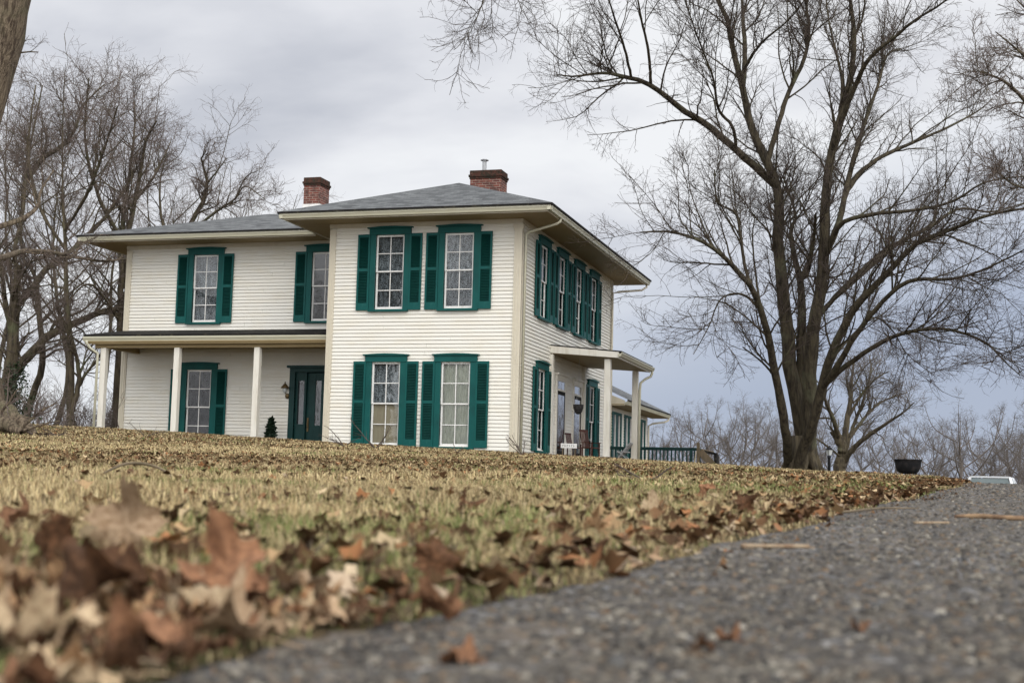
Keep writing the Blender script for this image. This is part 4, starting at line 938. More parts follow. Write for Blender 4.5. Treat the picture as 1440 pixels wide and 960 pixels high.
L_.append(px_limb(Am((598, 215), (620, 160), (650, 120), (720, 60), (760, 10)), DT + 1, DT - 2, .06, .012))
L_.append(px_limb(Am((685, 500), (700, 400), (725, 290), (770, 180), (782, 90), (770, 0), (780, -90)), DT + .5, DT + 3, .10, .03))
L_.append(px_limb([base(1128)] + Bm((600, 800), (600, 600), (610, 450), (640, 250), (655, 100)) + Am((830, 640), (845, 500), (870, 380), (900, 280), (920, 150), (915, 60), (905, 0), (900, -90)), DT - .1, DT - 1.0, .26, .03, 1.0))
L_.append(px_limb(Am((860, 480), (890, 370), (930, 260), (970, 180), (1050, 110), (1110, 60), (1190, 10), (1260, -60)), DT - .8, DT - 5, .10, .015))
L_.append(px_limb(Am((850, 780), (880, 700), (905, 560), (940, 420), (990, 270), (1020, 170), (1060, 150)), DT - .6, DT + 4, .12, .02))
L_.append(px_limb(Am((900, 640), (925, 560), (1000, 490), (1100, 440), (1200, 395), (1300, 340), (1345, 300)), DT + 1.5, DT + 3, .10, .012))
L_.append(px_limb(Am((860, 380), (880, 260), (860, 150), (840, 60), (830, -40)), DT - 1, DT + 2, .06, .02))
L_.append(px_limb([(1136, 640)] + Bm((575, 600), (575, 420), (575, 300), (570, 235), (550, 160), (535, 60)) + Am((740, 660), (700, 540)), DT - .2, DT + 3, .20, .03))
L_.append(px_limb(Bm((572, 240), (600, 200), (620, 60), (625, 0)), DT, DT - 2, .09, .03))
L_.append(px_limb([base(1122)] + Bm((590, 810), (620, 740), (650, 600), (690, 480), (740, 370), (810, 280), (900, 190), (980, 110), (1100, 60), (1240, 5), (1390, -20)), DT - .4, DT - 5, .19, .03, 1.0))
L_.append(px_limb(Bm((650, 640), (700, 560), (760, 450), (850, 330), (960, 240), (1100, 235), (1220, 200), (1364, 130)), DT - 1, DT - 7, .11, .018))
L_.append(px_limb(Bm((665, 610), (740, 540), (840, 470), (930, 430), (1030, 410), (1130, 420), (1230, 460), (1290, 520), (1350, 575)), DT - 1, DT - 8, .085, .012))
L_.append(px_limb(Bm((640, 360), (720, 270), (810, 180), (900, 110), (1000, 100), (1100, 110)), DT - .5, DT + 4, .09, .02))
L_.append(px_limb(Am((840, 920), (980, 800), (1060, 740), (1160, 690), (1240, 640), (1340, 650), (1450, 620)), DT - .5, DT + 5, .10, .02))
L_.append(px_limb(Am((860, 840), (900, 700), (1000, 660), (1090, 650), (1220, 620), (1320, 560), (1450, 540)), DT - 1, DT - 5, .085, .015))
L_.append(px_limb(Bm((490, 620), (470, 570), (430, 525), (365, 475)), DT - .5, DT - 2, .05, .02))
L_.append(px_limb(Bm((400, 350), (370, 300), (330, 285), (280, 310), (245, 400), (190, 500)), DT - 2, DT - 4, .045, .01))
L_.append(px_limb(Bm((400, 270), (375, 190), (360, 100), (340, 0)) + Am((500, 620), (490, 520)), DT - 2, DT - 3, .06, .02))
L_.append(px_limb(Am((530, -60), (300, -300), (100, -320), (-60, -220), (-180, -80), (-240, 60)), DT + 1, DT - 7, .07, .01))
L_.append(px_limb(Bm((450, 420), (420, 280), (400, 100), (410, 0)), DT - .7, DT + 3, .05, .015))
L_.append(px_limb(Bm((660, 590), (700, 500), (790, 400), (840, 370), (900, 420), (950, 500), (1050, 580)), DT - 1, DT + 3, .05, .01))
tb = at(1128, 658, DT)
finish_tree('maple_tree', L_, (tb[0], tb[1], zl(tb[0], tb[1])), 'huge bare multi stemmed maple on the lawn right of the house', seed=11, bark=mat('bark_dark', (0.080, 0.066, 0.043), 0.92, 0.15, noise=[(3.5, (0.032, 0.026, 0.019), 0.42, 0.62, (3, 3, 0.5)), (1.1, (0.115, 0.115, 0.07), 0.55, 0.75, S1)], bump=(14, 1.0, 0.06, (2.5, 2.5, 0.4))), twig=TWIGD, n1=520, L1=3.3, n2=5200, L2=1.15, n3=19000, L3=.52, n4=30000, L4=.26, up=.34, rmin=.0037, wig=.13, ang=(22, 50), rr1=.030, slim=.86, sides=12)
# root flare of the maple
root = bpy.data.objects['maple_tree']
mb = MB(); rg = random.Random(4)
for k in range(9):
    an = k * .7; p0 = tb + np.array([.25 * math.cos(an), .25 * math.sin(an), .55]); p2 = np.array([tb[0] + .62 * math.cos(an), tb[1] + .62 * math.sin(an), zl(tb[0], tb[1]) - .08])
    mb.tube([p0 + [0, 0, .35], p0 - [0, 0, .1], (p0 * .6 + p2 * .4) + [0, 0, -.12], p2], [.14, .17, .14, .05], 8)
rel(mb.build('root_flare', BARK, smooth=True), root)

# pale old trunk at the left edge, most of it outside the picture
L_ = [px_limb([(-60, 640), (-62, 560), (-64, 420), (-60, 300), (-50, 180), (-28, 90), (-6, 0), (15, -90), (40, -260), (70, -420)], 29, 29, .85, .45, .5)]
L_[0][1][0] = 1.15; L_[0][1][1] = .9; L_[0][1][2] = .76; L_[0][1][3] = .75; L_[0][1][4] = .74; L_[0][1][5] = .72; L_[0][1][6] = .72
L_.append(px_limb([(-95, 560), (-60, 585), (-10, 580), (26, 596), (50, 612)], 29, 28, .5, .06)); L_.append(px_limb([(-70, 560), (-40, 588), (0, 594), (30, 608)], 28.4, 27, .4, .05))
L_.append(px_limb([(-10, -20), (-90, -120), (-200, -200)], 29, 30, .3, .08)); L_.append(px_limb([(-60, 380), (-20, 362), (0, 360), (35, 351), (71, 354), (106, 361), (142, 367), (177, 364)], 29, 47, .09, .03)); L_.append(px_limb([(-60, 350), (-20, 330), (28, 312), (53, 291), (57, 270), (75, 240)], 29, 33, .08, .015))
tb2 = at(-60, 610, 29)
finish_tree('old_maple_tree', L_, (tb2[0], tb2[1], zl(tb2[0], tb2[1])), 'massive pale barked trunk cut by the left edge of the picture', seed=5, bark=BARKP, n1=46, L1=1.6, n2=260, L2=.8, n3=1100, L3=.42, n4=1800, L4=.22, sides=20, t0=.3, up=.15, rmin=.004)

# traced trees of the wood left of the house
Cm = lambda *p: [(x / 2.824, 280 + y / 2.824) for x, y in p]
Dm = lambda *p: [(x / 3.2, y / 3.2) for x, y in p]
def traced(label, limbs, seed, **k):
    p = limbs[0][0][0]
    return finish_tree('bare_tree', limbs, (p[0], p[1], zl(p[0], p[1])), label, group=None, seed=seed, **k)
traced('ivy footed bare tree at far left, its thick limb reaching right to the house corner', [
    px_limb([(8, 615)] + Cm((28, 800), (45, 640), (52, 560), (60, 400), (75, 260)), 47, 47, .30, .11),
    px_limb(Cm((55, 500), (70, 420), (130, 350), (200, 260), (300, 190), (400, 90), (470, 0)) + [(190, 240)], 47, 50, .15, .03),
    px_limb([(14, 612)] + Cm((45, 760), (60, 700), (130, 610), (200, 540), (300, 490), (400, 450), (490, 430)), 47, 50, .22, .09),
    px_limb(Cm((52, 560), (20, 400), (0, 250)) + [(-20, 300)], 47, 46, .11, .04),
    px_limb(Cm((75, 300), (60, 200), (90, 60)) + [(40, 220), (60, 120)], 47, 49, .09, .02),
    px_limb(Cm((200, 540), (230, 480), (330, 440), (400, 360), (440, 230)), 48, 50, .06, .015)], 21, n1=80, L1=2.4, n2=480, L2=1.1, n3=2000, L3=.55, n4=2800, L4=.28, up=.15, rmin=.004, wig=.2)
traced('slender forked bare tree leaning right, just right of the ivy footed tree', [
    px_limb([(36, 612)] + Cm((115, 820), (170, 650), (160, 500), (150, 400), (140, 300), (90, 230)) + [(30, 300), (40, 200)], 49, 50, .14, .03),
    px_limb(Cm((175, 640), (230, 600), (290, 590), (340, 540)), 49, 48, .05, .015),
    px_limb(Cm((150, 400), (90, 370), (70, 300), (20, 260)), 49, 50, .06, .02),
    px_limb(Dm((0, 830), (80, 770), (170, 700), (260, 660), (330, 590), (380, 470), (470, 380)), 49, 49, .12, .02)], 22, n1=60, L1=2.2, n2=400, L2=1.1, n3=1700, L3=.55, n4=2300, L4=.28, up=.2, rmin=.004, wig=.2)
traced('tall straight bare tree in the gap between the left edge and the porch', [
    px_limb([(100, 606)] + Cm((280, 860), (280, 600), (265, 400), (262, 250), (255, 100), (250, 0)) + [(88, 180), (92, 90)], 44, 46, .15, .008, .7),
    px_limb(Cm((270, 500), (320, 700), (325, 860))[::-1], 45, 44, .10, .04),
    px_limb([(92, 330), (125, 270), (150, 200), (165, 150)], 44, 42, .07, .02), px_limb([(90, 350), (55, 290), (40, 210), (50, 120)], 44, 47, .07, .02)], 23, n1=75, L1=2.4, n2=480, L2=1.2, n3=2000, L3=.6, n4=2600, L4=.3, up=.25, rmin=.004, wig=.19)
traced('thick trunked bare tree standing close behind the left corner of the house', [
    px_limb([(163, 606), (165, 560), (168, 492), (171, 386), (174, 300), (183, 240), (190, 170), (186, 110)], 50, 50, .20, .008, .8),
    px_limb([(176, 604), (180, 520), (182, 430), (183, 330), (195, 260), (205, 200), (220, 170)], 51, 49, .15, .03),
    px_limb([(172, 340), (140, 280), (120, 200), (125, 110)], 50, 47, .09, .02), px_limb([(174, 300), (215, 250), (240, 200)], 50, 53, .07, .02),
    px_limb([(168, 450), (130, 400), (100, 420), (90, 470)], 50, 45, .05, .015)], 24, n1=90, L1=2.6, n2=560, L2=1.3, n3=2500, L3=.65, n4=3200, L4=.3, up=.25, rmin=.0045, wig=.19)
traced('bare tree whose crooked crown shows over the left wing roof', [
    px_limb([(262, 600), (262, 500), (258, 400), (262, 330), (285, 285), (292, 255), (283, 225), (290, 212)], 52, 50, .2, .015, .7),
    px_limb([(262, 330), (300, 300), (330, 280), (345, 262), (372, 280)], 51, 49, .06, .01), px_limb([(290, 262), (312, 232), (318, 222)], 50, 50, .035, .01),
    px_limb([(258, 380), (230, 320), (225, 260), (235, 215)], 51, 53, .07, .015), px_limb([(330, 280), (345, 250), (362, 240)], 50, 49, .03, .01)], 25, n1=80, L1=1.7, n2=420, L2=.9, n3=1500, L3=.5, n4=2000, L4=.25, up=.15, wig=.22, rmin=.005)
# ivy on the far-left tree
rr = np.random.default_rng(9); n = 1500; tt = rr.random(n); b0 = at(14, 606, 46.6); b1 = at(26, 510, 46.8); P = b0 + (b1 - b0) * (tt ** 1.4)[:, None] + rr.normal(size=(n, 3)) * np.array([.40, .3, .1]) * (1 - .6 * tt[:, None])
iv = link_mesh('ivy', leaf_cloud('ivy', P, .10, IVYM, 3).data); bpy.data.objects.remove([o for o in scene.objects if o.name.startswith('ivy') and o is not iv][0])
iv.name = 'ivy'; tag(iv, 'dark green ivy clump round the foot of the far left tree', 'ivy')

# trees whose trunks stand outside the picture but whose branches reach in on the right
L_ = [px_limb([(1620, 700), (1610, 500), (1590, 300), (1560, 100), (1540, -100)], 30, 30, .3, .1),
      px_limb([(1600, 400), (1530, 260), (1470, 180), (1420, 120), (1375, 100)], 30, 27, .09, .01), px_limb([(1590, 300), (1520, 200), (1460, 100), (1400, 45)], 30, 29, .08, .01),
      px_limb([(1595, 350), (1540, 300), (1480, 270), (1430, 262), (1395, 235)], 30, 28, .06, .01), px_limb([(1570, 150), (1520, 80), (1470, 40), (1420, -10)], 30, 32, .06, .01)]
p = L_[0][0][0]
finish_tree('bare_tree', L_, (p[0], p[1], zl(p[0], p[1])), 'reddish twigged tree reaching in from the top right edge of the picture', seed=31, n1=110, L1=1.5, n2=700, L2=.75, n3=3500, L3=.4, n4=5000, L4=.2, up=.15, rmin=.0035, wig=.2)

# far trees: six prototypes, then copies
def proto_limbs(h, spread, seed, forks=9, base_r=.16, fork_at=.25):
    rs = np.random.default_rng(seed); L = []
    top = np.array([rs.normal() * .05 * h, rs.normal() * .05 * h, h])
    main = [np.zeros(3)] + [top * t + np.array([*(rs.normal(size=2) * .022 * h), 0]) for t in (.18, .36, .52, .66, .78)]
    L.append((main, [base_r * q for q in (1.15, .9, .68, .45, .22, .05)]))
    for i in range(forks):
        t = fork_at + (.76 - fork_at) * i / forks; az = i * 2.4 + rs.random(); b = main[0] + (top - main[0]) * t; b = np.array([np.interp(b[2], [m_[2] for m_ in main], [m_[q] for m_ in main]) for q in range(2)] + [b[2]])
        ln = spread * h * (1 - t * .7) * rs.uniform(.75, 1.1); e = b + np.array([math.cos(az) * ln * .55, math.sin(az) * ln * .55, min(ln * rs.uniform(.6, 1.0), h - b[2])]); m = (b + e) / 2 + np.array([math.cos(az), math.sin(az), -.6]) * ln * .12
        L.append(([b, m, e], [base_r * .5 * (1 - t * .6), base_r * .3 * (1 - t * .5), .012]))
    return L
def proto_tree(label, h, spread, seed, group, base_r=.16, **k):
    kw = dict(n1=56, L1=h * .19, n2=330, L2=h * .10, n3=1300, L3=h * .055, n4=0, rmin=.006, sides=7, bark=FARBARK, twig=FARBARK, up=.3, wig=.19, ang=(25, 60)); kw.update(k)
    return finish_tree('bare_tree', proto_limbs(h, spread, seed, base_r=base_r), (0, 0, 0), label, group=group, seed=seed, **kw)
def copy_tree(o, label=None, group=None):
    c = o.copy(); scene.collection.objects.link(c)
    if label: c['label'] = label
    if group: c['group'] = group
    for ch in o.children:
        d = ch.copy(); scene.collection.objects.link(d); d.parent = c
    return c
def put(o, px, ytop, d, h, rz=0.0, wide=1.0):
    p = at(px, 640, d); z = zl(p[0], p[1]); top = at(px, ytop, d)[2]
    s = (top - z) / h; o.location = (p[0], p[1], z - .1); o.scale = (s * wide, s * wide, s); o.rotation_euler.z = rz
H0 = 11.0
GR = 'bare trees of the distant row beyond the lawn'; LBR = 'leafless tree in the distant row beyond the lawn'
protos = [proto_tree(LBR, H0, .62, 51 + i, GR, base_r=(.13, .17, .15, .20, .12, .16)[i]) if False else proto_tree(LBR, H0, (.55, .8, .65, .9, .5, .7)[i], 51 + i, GR, base_r=(.13, .17, .15, .20, .12, .16)[i]) for i in range(6)]
unused = list(range(6))
def far(px, ytop, d, k, wide=1.0, rz=None, label=None, group=None):
    rg_ = rz if rz is not None else (px * 7 % 63) / 10
    if k in unused: unused.remove(k); o = protos[k]
    else: o = copy_tree(protos[k])
    if label:
        o['label'] = label
        if 'group' in o.keys(): del o['group']
    else: o['label'] = LBR; o['group'] = GR
    put(o, px, ytop, d, H0, rg_, wide)
    return o
rf = random.Random(77)
far(1345, 568, 75, 3, 1.1, label='broad fan shaped bare tree behind the black kettle, right of it')
far(1262, 592, 72, 1, 1.2, label='low spreading bare tree straight behind the black kettle')
far(1420, 572, 78, 0, .7, label='thin upright bare tree above the silver car roof')
far(1045, 548, 95, 2, .9, label='tallest far tree in the gap between green railing and the big maple')
far(958, 572, 92, 4, .9, label='far tree standing just right of the sunroom roof')
for px, yt, d, k in ((935, 590, 105, 0), (975, 588, 110, 5), (1000, 572, 100, 1), (1022, 580, 108, 3), (1065, 575, 100, 5), (1082, 585, 112, 2), (1098, 580, 104, 0), (1012, 602, 120, 4), (1050, 600, 125, 1),
                     (1160, 590, 110, 4), (1190, 600, 118, 3), (1215, 598, 112, 0), (1232, 590, 105, 5), (1290, 590, 100, 2), (1305, 598, 115, 4), (1318, 605, 120, 1), (1372, 600, 100, 5), (1388, 592, 108, 2), (1402, 596, 115, 3), (1437, 590, 105, 1), (1455, 580, 95, 4), (1475, 575, 90, 0), (1330, 612, 128, 0), (1275, 606, 130, 3), (1240, 612, 130, 2), (1410, 610, 130, 4), (985, 612, 130, 3), (1075, 610, 130, 0), (1490, 590, 100, 2), (920, 600, 110, 2), (905, 595, 115, 3), (1115, 600, 118, 3), (1140, 596, 122, 5)):
    far(px, yt + rf.uniform(-16, 12), d, k, rf.uniform(.85, 1.3))
# the small tree group just behind the big maple
traced('small broken topped bare tree behind the lamp post, its limbs fanning right', [
    px_limb([(1180, 668), (1181, 650), (1186, 632), (1178, 615), (1172, 606)], 60, 60, .26, .17),
    px_limb([(1184, 640), (1190, 600), (1196, 560), (1198, 530), (1202, 500)], 60, 61, .16, .03), px_limb([(1180, 620), (1172, 590), (1160, 560), (1166, 530)], 60, 58, .12, .03),
    px_limb([(1186, 650), (1205, 625), (1230, 606), (1245, 596), (1270, 580), (1285, 566)], 60, 57, .13, .02), px_limb([(1190, 630), (1215, 590), (1240, 565), (1275, 552)], 60, 62, .09, .02),
    px_limb([(1192, 590), (1215, 550), (1235, 530), (1250, 522)], 60, 60, .07, .02), px_limb([(1186, 650), (1196, 610), (1215, 560), (1225, 520), (1222, 500)], 60, 63, .1, .02), px_limb([(1178, 640), (1150, 618), (1132, 612)], 60, 58, .05, .02)], 41,
    n1=70, L1=2.3, n2=380, L2=1.3, n3=1500, L3=.7, n4=1600, L4=.35, bark=BARK, twig=FARBARK, rmin=.005, up=.25, wig=.2)
# wood behind and left of the house
GW = 'bare trees of the wood behind the house'; LW_ = 'tall leafless tree in the wood behind the left side of the house'
pw = [proto_tree(LW_, 14.0, (.75, .6, .85, .7)[i], 71 + i, GW, base_r=.10, n1=80, L1=2.3, n2=400, L2=1.3, n3=1900, L3=.75, rmin=.0042, bark=BARK, twig=TWIGR, up=.25) for i in range(4)]
first = set(range(4))
for i, (px, yt, d) in enumerate(((-10, 55, 56), (70, 80, 58), (135, 130, 62), (215, 165, 66), (285, 225, 74), (-80, 40, 60), (345, 285, 84))):
    k = i % 4
    if k in first: first.discard(k); o = pw[k]
    else: o = copy_tree(pw[k])
    p = at(px, 640, d); z = zl(p[0], p[1]); top = at(px, yt, d)[2]; s = (top - z) / 14.0
    o.location = (p[0], p[1], z - .1); o.scale = (s, s, s); o.rotation_euler.z = i * 1.7
for i, (x_, y_, s_) in enumerate(((2., -62., 1.1), (30., -58., 1.0), (-12., -58., 1.35), (-20., -64., 1.5), (-27., -57., 1.3), (-35., -62., 1.5), (-43., -58., 1.35), (-51., -66., 1.5), (-6., -70., 1.5), (45., -30., 1.1))):
    c = copy_tree(pw[i % 4], 'leafless tree standing across the lawn behind the camera', 'trees across the lawn facing the house'); c.location = (x_, y_, zl(x_, y_) - .1); c.scale = (s_,) * 3; c.rotation_euler.z = i * 2.
# brush: undergrowth nobody could count
def brush(name, spans, seed, m, label):
    rs = np.random.default_rng(seed); P = []
    for x0_, x1_, d0, d1, n, h in spans:
        px = rs.uniform(x0_, x1_, n); d = rs.uniform(d0, d1, n); b = CAM[None] + (FW[None] + ((px - 720) / FPX)[:, None] * RT[None] - (.08) * UP[None]) * d[:, None]
        b[:, 2] = z_land(b[:, 0], b[:, 1]) - .05; k = 6; out = np.zeros((n, k, 3)); out[:, 0] = b; dd = unit(rs.normal(size=(n, 3)) * .35 + [0, 0, 1]); st_ = (h * rs.uniform(.4, 1.1, n) / (k - 1))[:, None]
        for j in range(1, k): dd = unit(dd + rs.normal(size=(n, 3)) * .16); out[:, j] = out[:, j - 1] + dd * st_
        P.append(out)
    P = np.concatenate(P); R = np.full(P.shape[:2], .016) * np.linspace(1, .4, 6)[None]
    tm = TreeMesh(); tm.put(tubes(P, R, 3, rs)); p2, r2 = spawn(P, R, len(P) * 7, 1.0, rs, (20, 60), .25, .2, 4, .15, .009, .006, .6); tm.put(tubes(p2, r2, 3, rs))
    p3, r3 = spawn(p2, r2, len(P) * 14, .4, rs, (20, 60), .1, .2, 3, .1, .006, .005, .6); tm.put(tubes(p3, r3, 3, rs))
    o = link_mesh(name, tm.mesh(name, m)); tag(o, label, 'brush', kind='stuff')
brush('brush', [(-60, 250, 54, 72, 240, 2.8), (-60, 230, 42, 50, 50, 1.2)], 91, TWIGR, 'tangled bare undergrowth of the wood left of the house')
brush('hedgerow_brush', [(890, 1500, 90, 135, 800, 3.6), (890, 1500, 70, 90, 160, 1.6)], 92, FARBARK, 'grey brown undergrowth below the distant trees')

# ------------------------------------------------------------------ grass and leaf litter
rg = np.random.default_rng(17)
def vnoise(x, y, s, seed):
    r = np.random.default_rng(seed); G = r.random((64, 64)); u = x * s; v = y * s; i = np.floor(u).astype(int); j = np.floor(v).astype(int); fu = u - i; fv = v - j; fu = fu * fu * (3 - 2 * fu); fv = fv * fv * (3 - 2 * fv)
    g_ = lambda a, b: G[a % 64, b % 64]
    return (g_(i, j) * (1 - fu) + g_(i + 1, j) * fu) * (1 - fv) + (g_(i, j + 1) * (1 - fu) + g_(i + 1, j + 1) * fu) * fv
FXY, RXY = FW[:2] / np.linalg.norm(FW[:2]), RT[:2] / np.linalg.norm(RT[:2])
def scatter(n, d0, d1, lo=-220, hi=1560):
    d = np.sqrt(rg.uniform(d0 * d0, d1 * d1, n)); lat = (rg.uniform(lo, hi, n) - 720) / FPX * d + rg.normal(size=n) * .3
    x = CAM[0] + FXY[0] * d + RXY[0] * lat; y = CAM[1] + FXY[1] * d + RXY[1] * lat
    return x, y, d
def in_house(x, y): return ((x > -LW - .1) & (x < W + .05) & (y > 0) & (y < 20)) & ~((x < 0) & (y < .3)) | ((x > W - .1) & (x < 7.4) & (y > 3) & (y < 8))
Vs = []; Cs = []
for n, d0, d1, w, h in ((60000, .75, 2.6, .0016, .034), (150000, 2.6, 6, .0022, .036), (230000, 6, 12, .0042, .038), (230000, 12, 24, .010, .045), (170000, 24, 44, .017, .05), (30000, 44, 62, .03, .06)):
    x, y, d = scatter(n, d0, d1)
    u = edge_x(y) - x; k = (u > -.01 + .06 * rg.random(len(x)) * (rg.random(len(x)) < .5)) & ~in_house(x, y)
    # bare and leaf covered patches hold fewer blades
    pn = vnoise(x, y, 1.3, 1) * .6 + vnoise(x, y, 4.1, 2) * .4
    k &= rg.random(len(x)) < .45 + .8 * pn
    x, y, u, d, pn = x[k], y[k], u[k], d[k], pn[k]; m = len(x)
    hh = h * rg.uniform(.45, 1.25, m) * np.clip(.5 + u * 2, .5, 1); ww = w * rg.uniform(.6, 1.3, m)
    az = rg.random(m) * 6.283; lean = rg.uniform(.15, 1.75, m) ** 1.0; b = np.stack([x, y, z_land(x, y) - .004], 1)
    side = np.stack([np.cos(az), np.sin(az), 0 * az], 1); ld = np.stack([-np.sin(az), np.cos(az), 0 * az], 1)
    mid = b + ld * (hh * np.sin(lean * .5) * .55)[:, None] + np.array([0, 0, 1]) * (hh * .6 * np.cos(lean * .5))[:, None]
    tip = mid + ld * (hh * np.sin(lean) * .6)[:, None] + np.array([0, 0, 1]) * (hh * .45 * np.cos(lean))[:, None]
    V = np.stack([b - side * ww[:, None] * .5, b + side * ww[:, None] * .5, mid + side * ww[:, None] * .42, mid - side * ww[:, None] * .42, tip], 1)
    gn = vnoise(x, y, .9, 3) * .55 + vnoise(x, y, 3.0, 4) * .45
    edge_g = np.exp(-((u - .5) / .7) ** 2) * np.where(d < 6, .28, .14)
    pg = np.clip((gn - .54) * 2.6 + .15 + edge_g + .12 * np.exp(-(d / 3.2) ** 2) - .010 * d, .03, .85); green = rg.random(m) < pg
    tan = np.array([.48, .382, .205]) * rg.uniform(.6, 1.25, (m, 1)) + rg.normal(size=(m, 1)) * np.array([.02, .01, .0]); tan[rg.random(m) < .34] *= np.array([.5, .44, .42]); tan *= (.80 + .42 * vnoise(x, y, .7, 23))[:, None]
    gre = np.array([.165, .190, .060]) * rg.uniform(.55, 1.35, (m, 1)); c = np.where(green[:, None], gre, tan)
    Vs.append(V.reshape(-1, 3)); Cs.append(np.repeat(np.clip(c, .01, 1), 5, axis=0))
V = np.concatenate(Vs); C = np.concatenate(Cs); m = len(V) // 5; b = np.arange(m)[:, None] * 5
loops = np.concatenate([b + 0, b + 1, b + 2, b + 3, b + 3, b + 2, b + 4], 1).ravel(); st0 = np.arange(m)[:, None] * 7; starts = np.concatenate([st0, st0 + 4], 1).ravel(); tot = np.tile([4, 3], m)
go = link_mesh('grass', fast_mesh('grass', V, loops, starts, tot, [GRASSM], C)); tag(go, 'short straw coloured winter grass with green patches', 'grass', kind='stuff')

# fallen leaves: curled maple leaves
def leaf_verts(rs, flat=0.0):
    n = 44; th = np.linspace(-math.pi, math.pi, n, endpoint=False); lob = np.abs(np.cos(2.5 * th)) ** .9; dp = rs.uniform(.25, .5)
    rad = .5 * ((1 - dp) + dp * lob) * (1 - .25 * (np.abs(th) > 2.3)) * (1 + .10 * np.cos(15 * th)) * rs.uniform(.93, 1.07, n)
    rings = [0.0, .3, .6, .82, 1.0]; V = [[0, 0, 0]]
    for q in rings[1:]:
        for t, r in zip(th, rad): V.append([r * q * math.sin(t), r * q * math.cos(t), 0])
    V = np.array(V); x, y = V[:, 0].copy(), V[:, 1].copy(); a, b_, c = rs.uniform(-.8, 1.1), rs.uniform(-.7, .9), rs.uniform(-.35, .45); r2 = np.sqrt(x * x + y * y)
    V[:, 2] = (1 - flat) * (a * x * x + b_ * y * y + c * np.abs(x) + .16 * np.sin(x * 9 + a * 5) * r2 * 2 + .14 * np.sin(y * 12 + b_ * 3) * r2 * 2 + .05 * np.sin(x * 25 + y * 21) * r2)
    V[:, 2] += .075 * np.cos(10 * np.arctan2(x, y)) * r2 * 1.2      # pleats between the veins
    cu = rs.uniform(.6, 2.6) * (1 - flat)      # roll one side over
    V[:, 0] = np.sin(x * cu) / cu if cu > .05 else x; V[:, 2] += (1 - np.cos(x * cu)) / max(cu, .05)
    F = [(0, 1 + (i + 1) % n, 1 + i, 0) for i in range(n)]
    Ft = [(0, 1 + i, 1 + (i + 1) % n) for i in range(n)]; Fq = [(1 + k * n + i, 1 + (k + 1) * n + i, 1 + (k + 1) * n + (i + 1) % n, 1 + k * n + (i + 1) % n) for k in range(len(rings) - 2) for i in range(n)]
    return V, Ft + Fq
LCOL = [('leaf_tan', (.42, .27, .145), (.24, .13, .065)), ('leaf_orange_brown', (.29, .15, .08), (.16, .08, .045)), ('leaf_dark_brown', (.070, .036, .019), (.15, .075, .038)), ('leaf_pinkish', (.46, .33, .21), (.29, .19, .11)), ('leaf_beige', (.56, .43, .27), (.36, .25, .15))]
LM = []
for nm, c1, c2 in LCOL: LM.append(mat(nm, c1, .75, .15, noise=[(9, c2, .42, .62, S1), (40, (c2[0] * .6, c2[1] * .5, c2[2] * .5), .6, .75, S1)], bump=(45, .5, .01, S1), rnd=.25))
lrs = np.random.default_rng(12); LEAVES = {}
for mi in range(len(LM)):
    for sh_ in range(5):
        V, F = leaf_verts(lrs); mb = MB(); mb.add(V, F)
        mb.tube([(0, -.12, .0), (.02, -.5, .03), (.05, -.85, .0)], [.016, .012, .016], 5)
        me = bpy.data.meshes.new('fallen_leaf'); me.from_pydata(mb.v, [], mb.f); me.materials.append(LM[mi]); me.polygons.foreach_set('use_smooth', [True] * len(me.polygons)); me.update(); LEAVES[mi, sh_] = me
LGRP = 'dead leaves scattered in the front grass'
def put_leaf(x, y, z, size, mi, sh_, rot, label, group=True):
    o = link_mesh('fallen_leaf', LEAVES[mi, sh_]); o.location = (x, y, z); o.scale = (size,) * 3; o.rotation_euler = rot
    tag(o, label, 'leaf', LGRP if group else None); return o
def ground_hit(px, py):
    d = ray(px, py); lo, hi = .3, 30.
    t = .4
    while t < 30:
        p = CAM + d * t
        z = zl(p[0], p[1]) if p[0] < float(edge_x(np.array(p[1]))) else zd(p[0], p[1])
        if p[2] <= z: break
        t += .01
    p = CAM + d * t; return p[0], p[1], z
R_ = math.radians
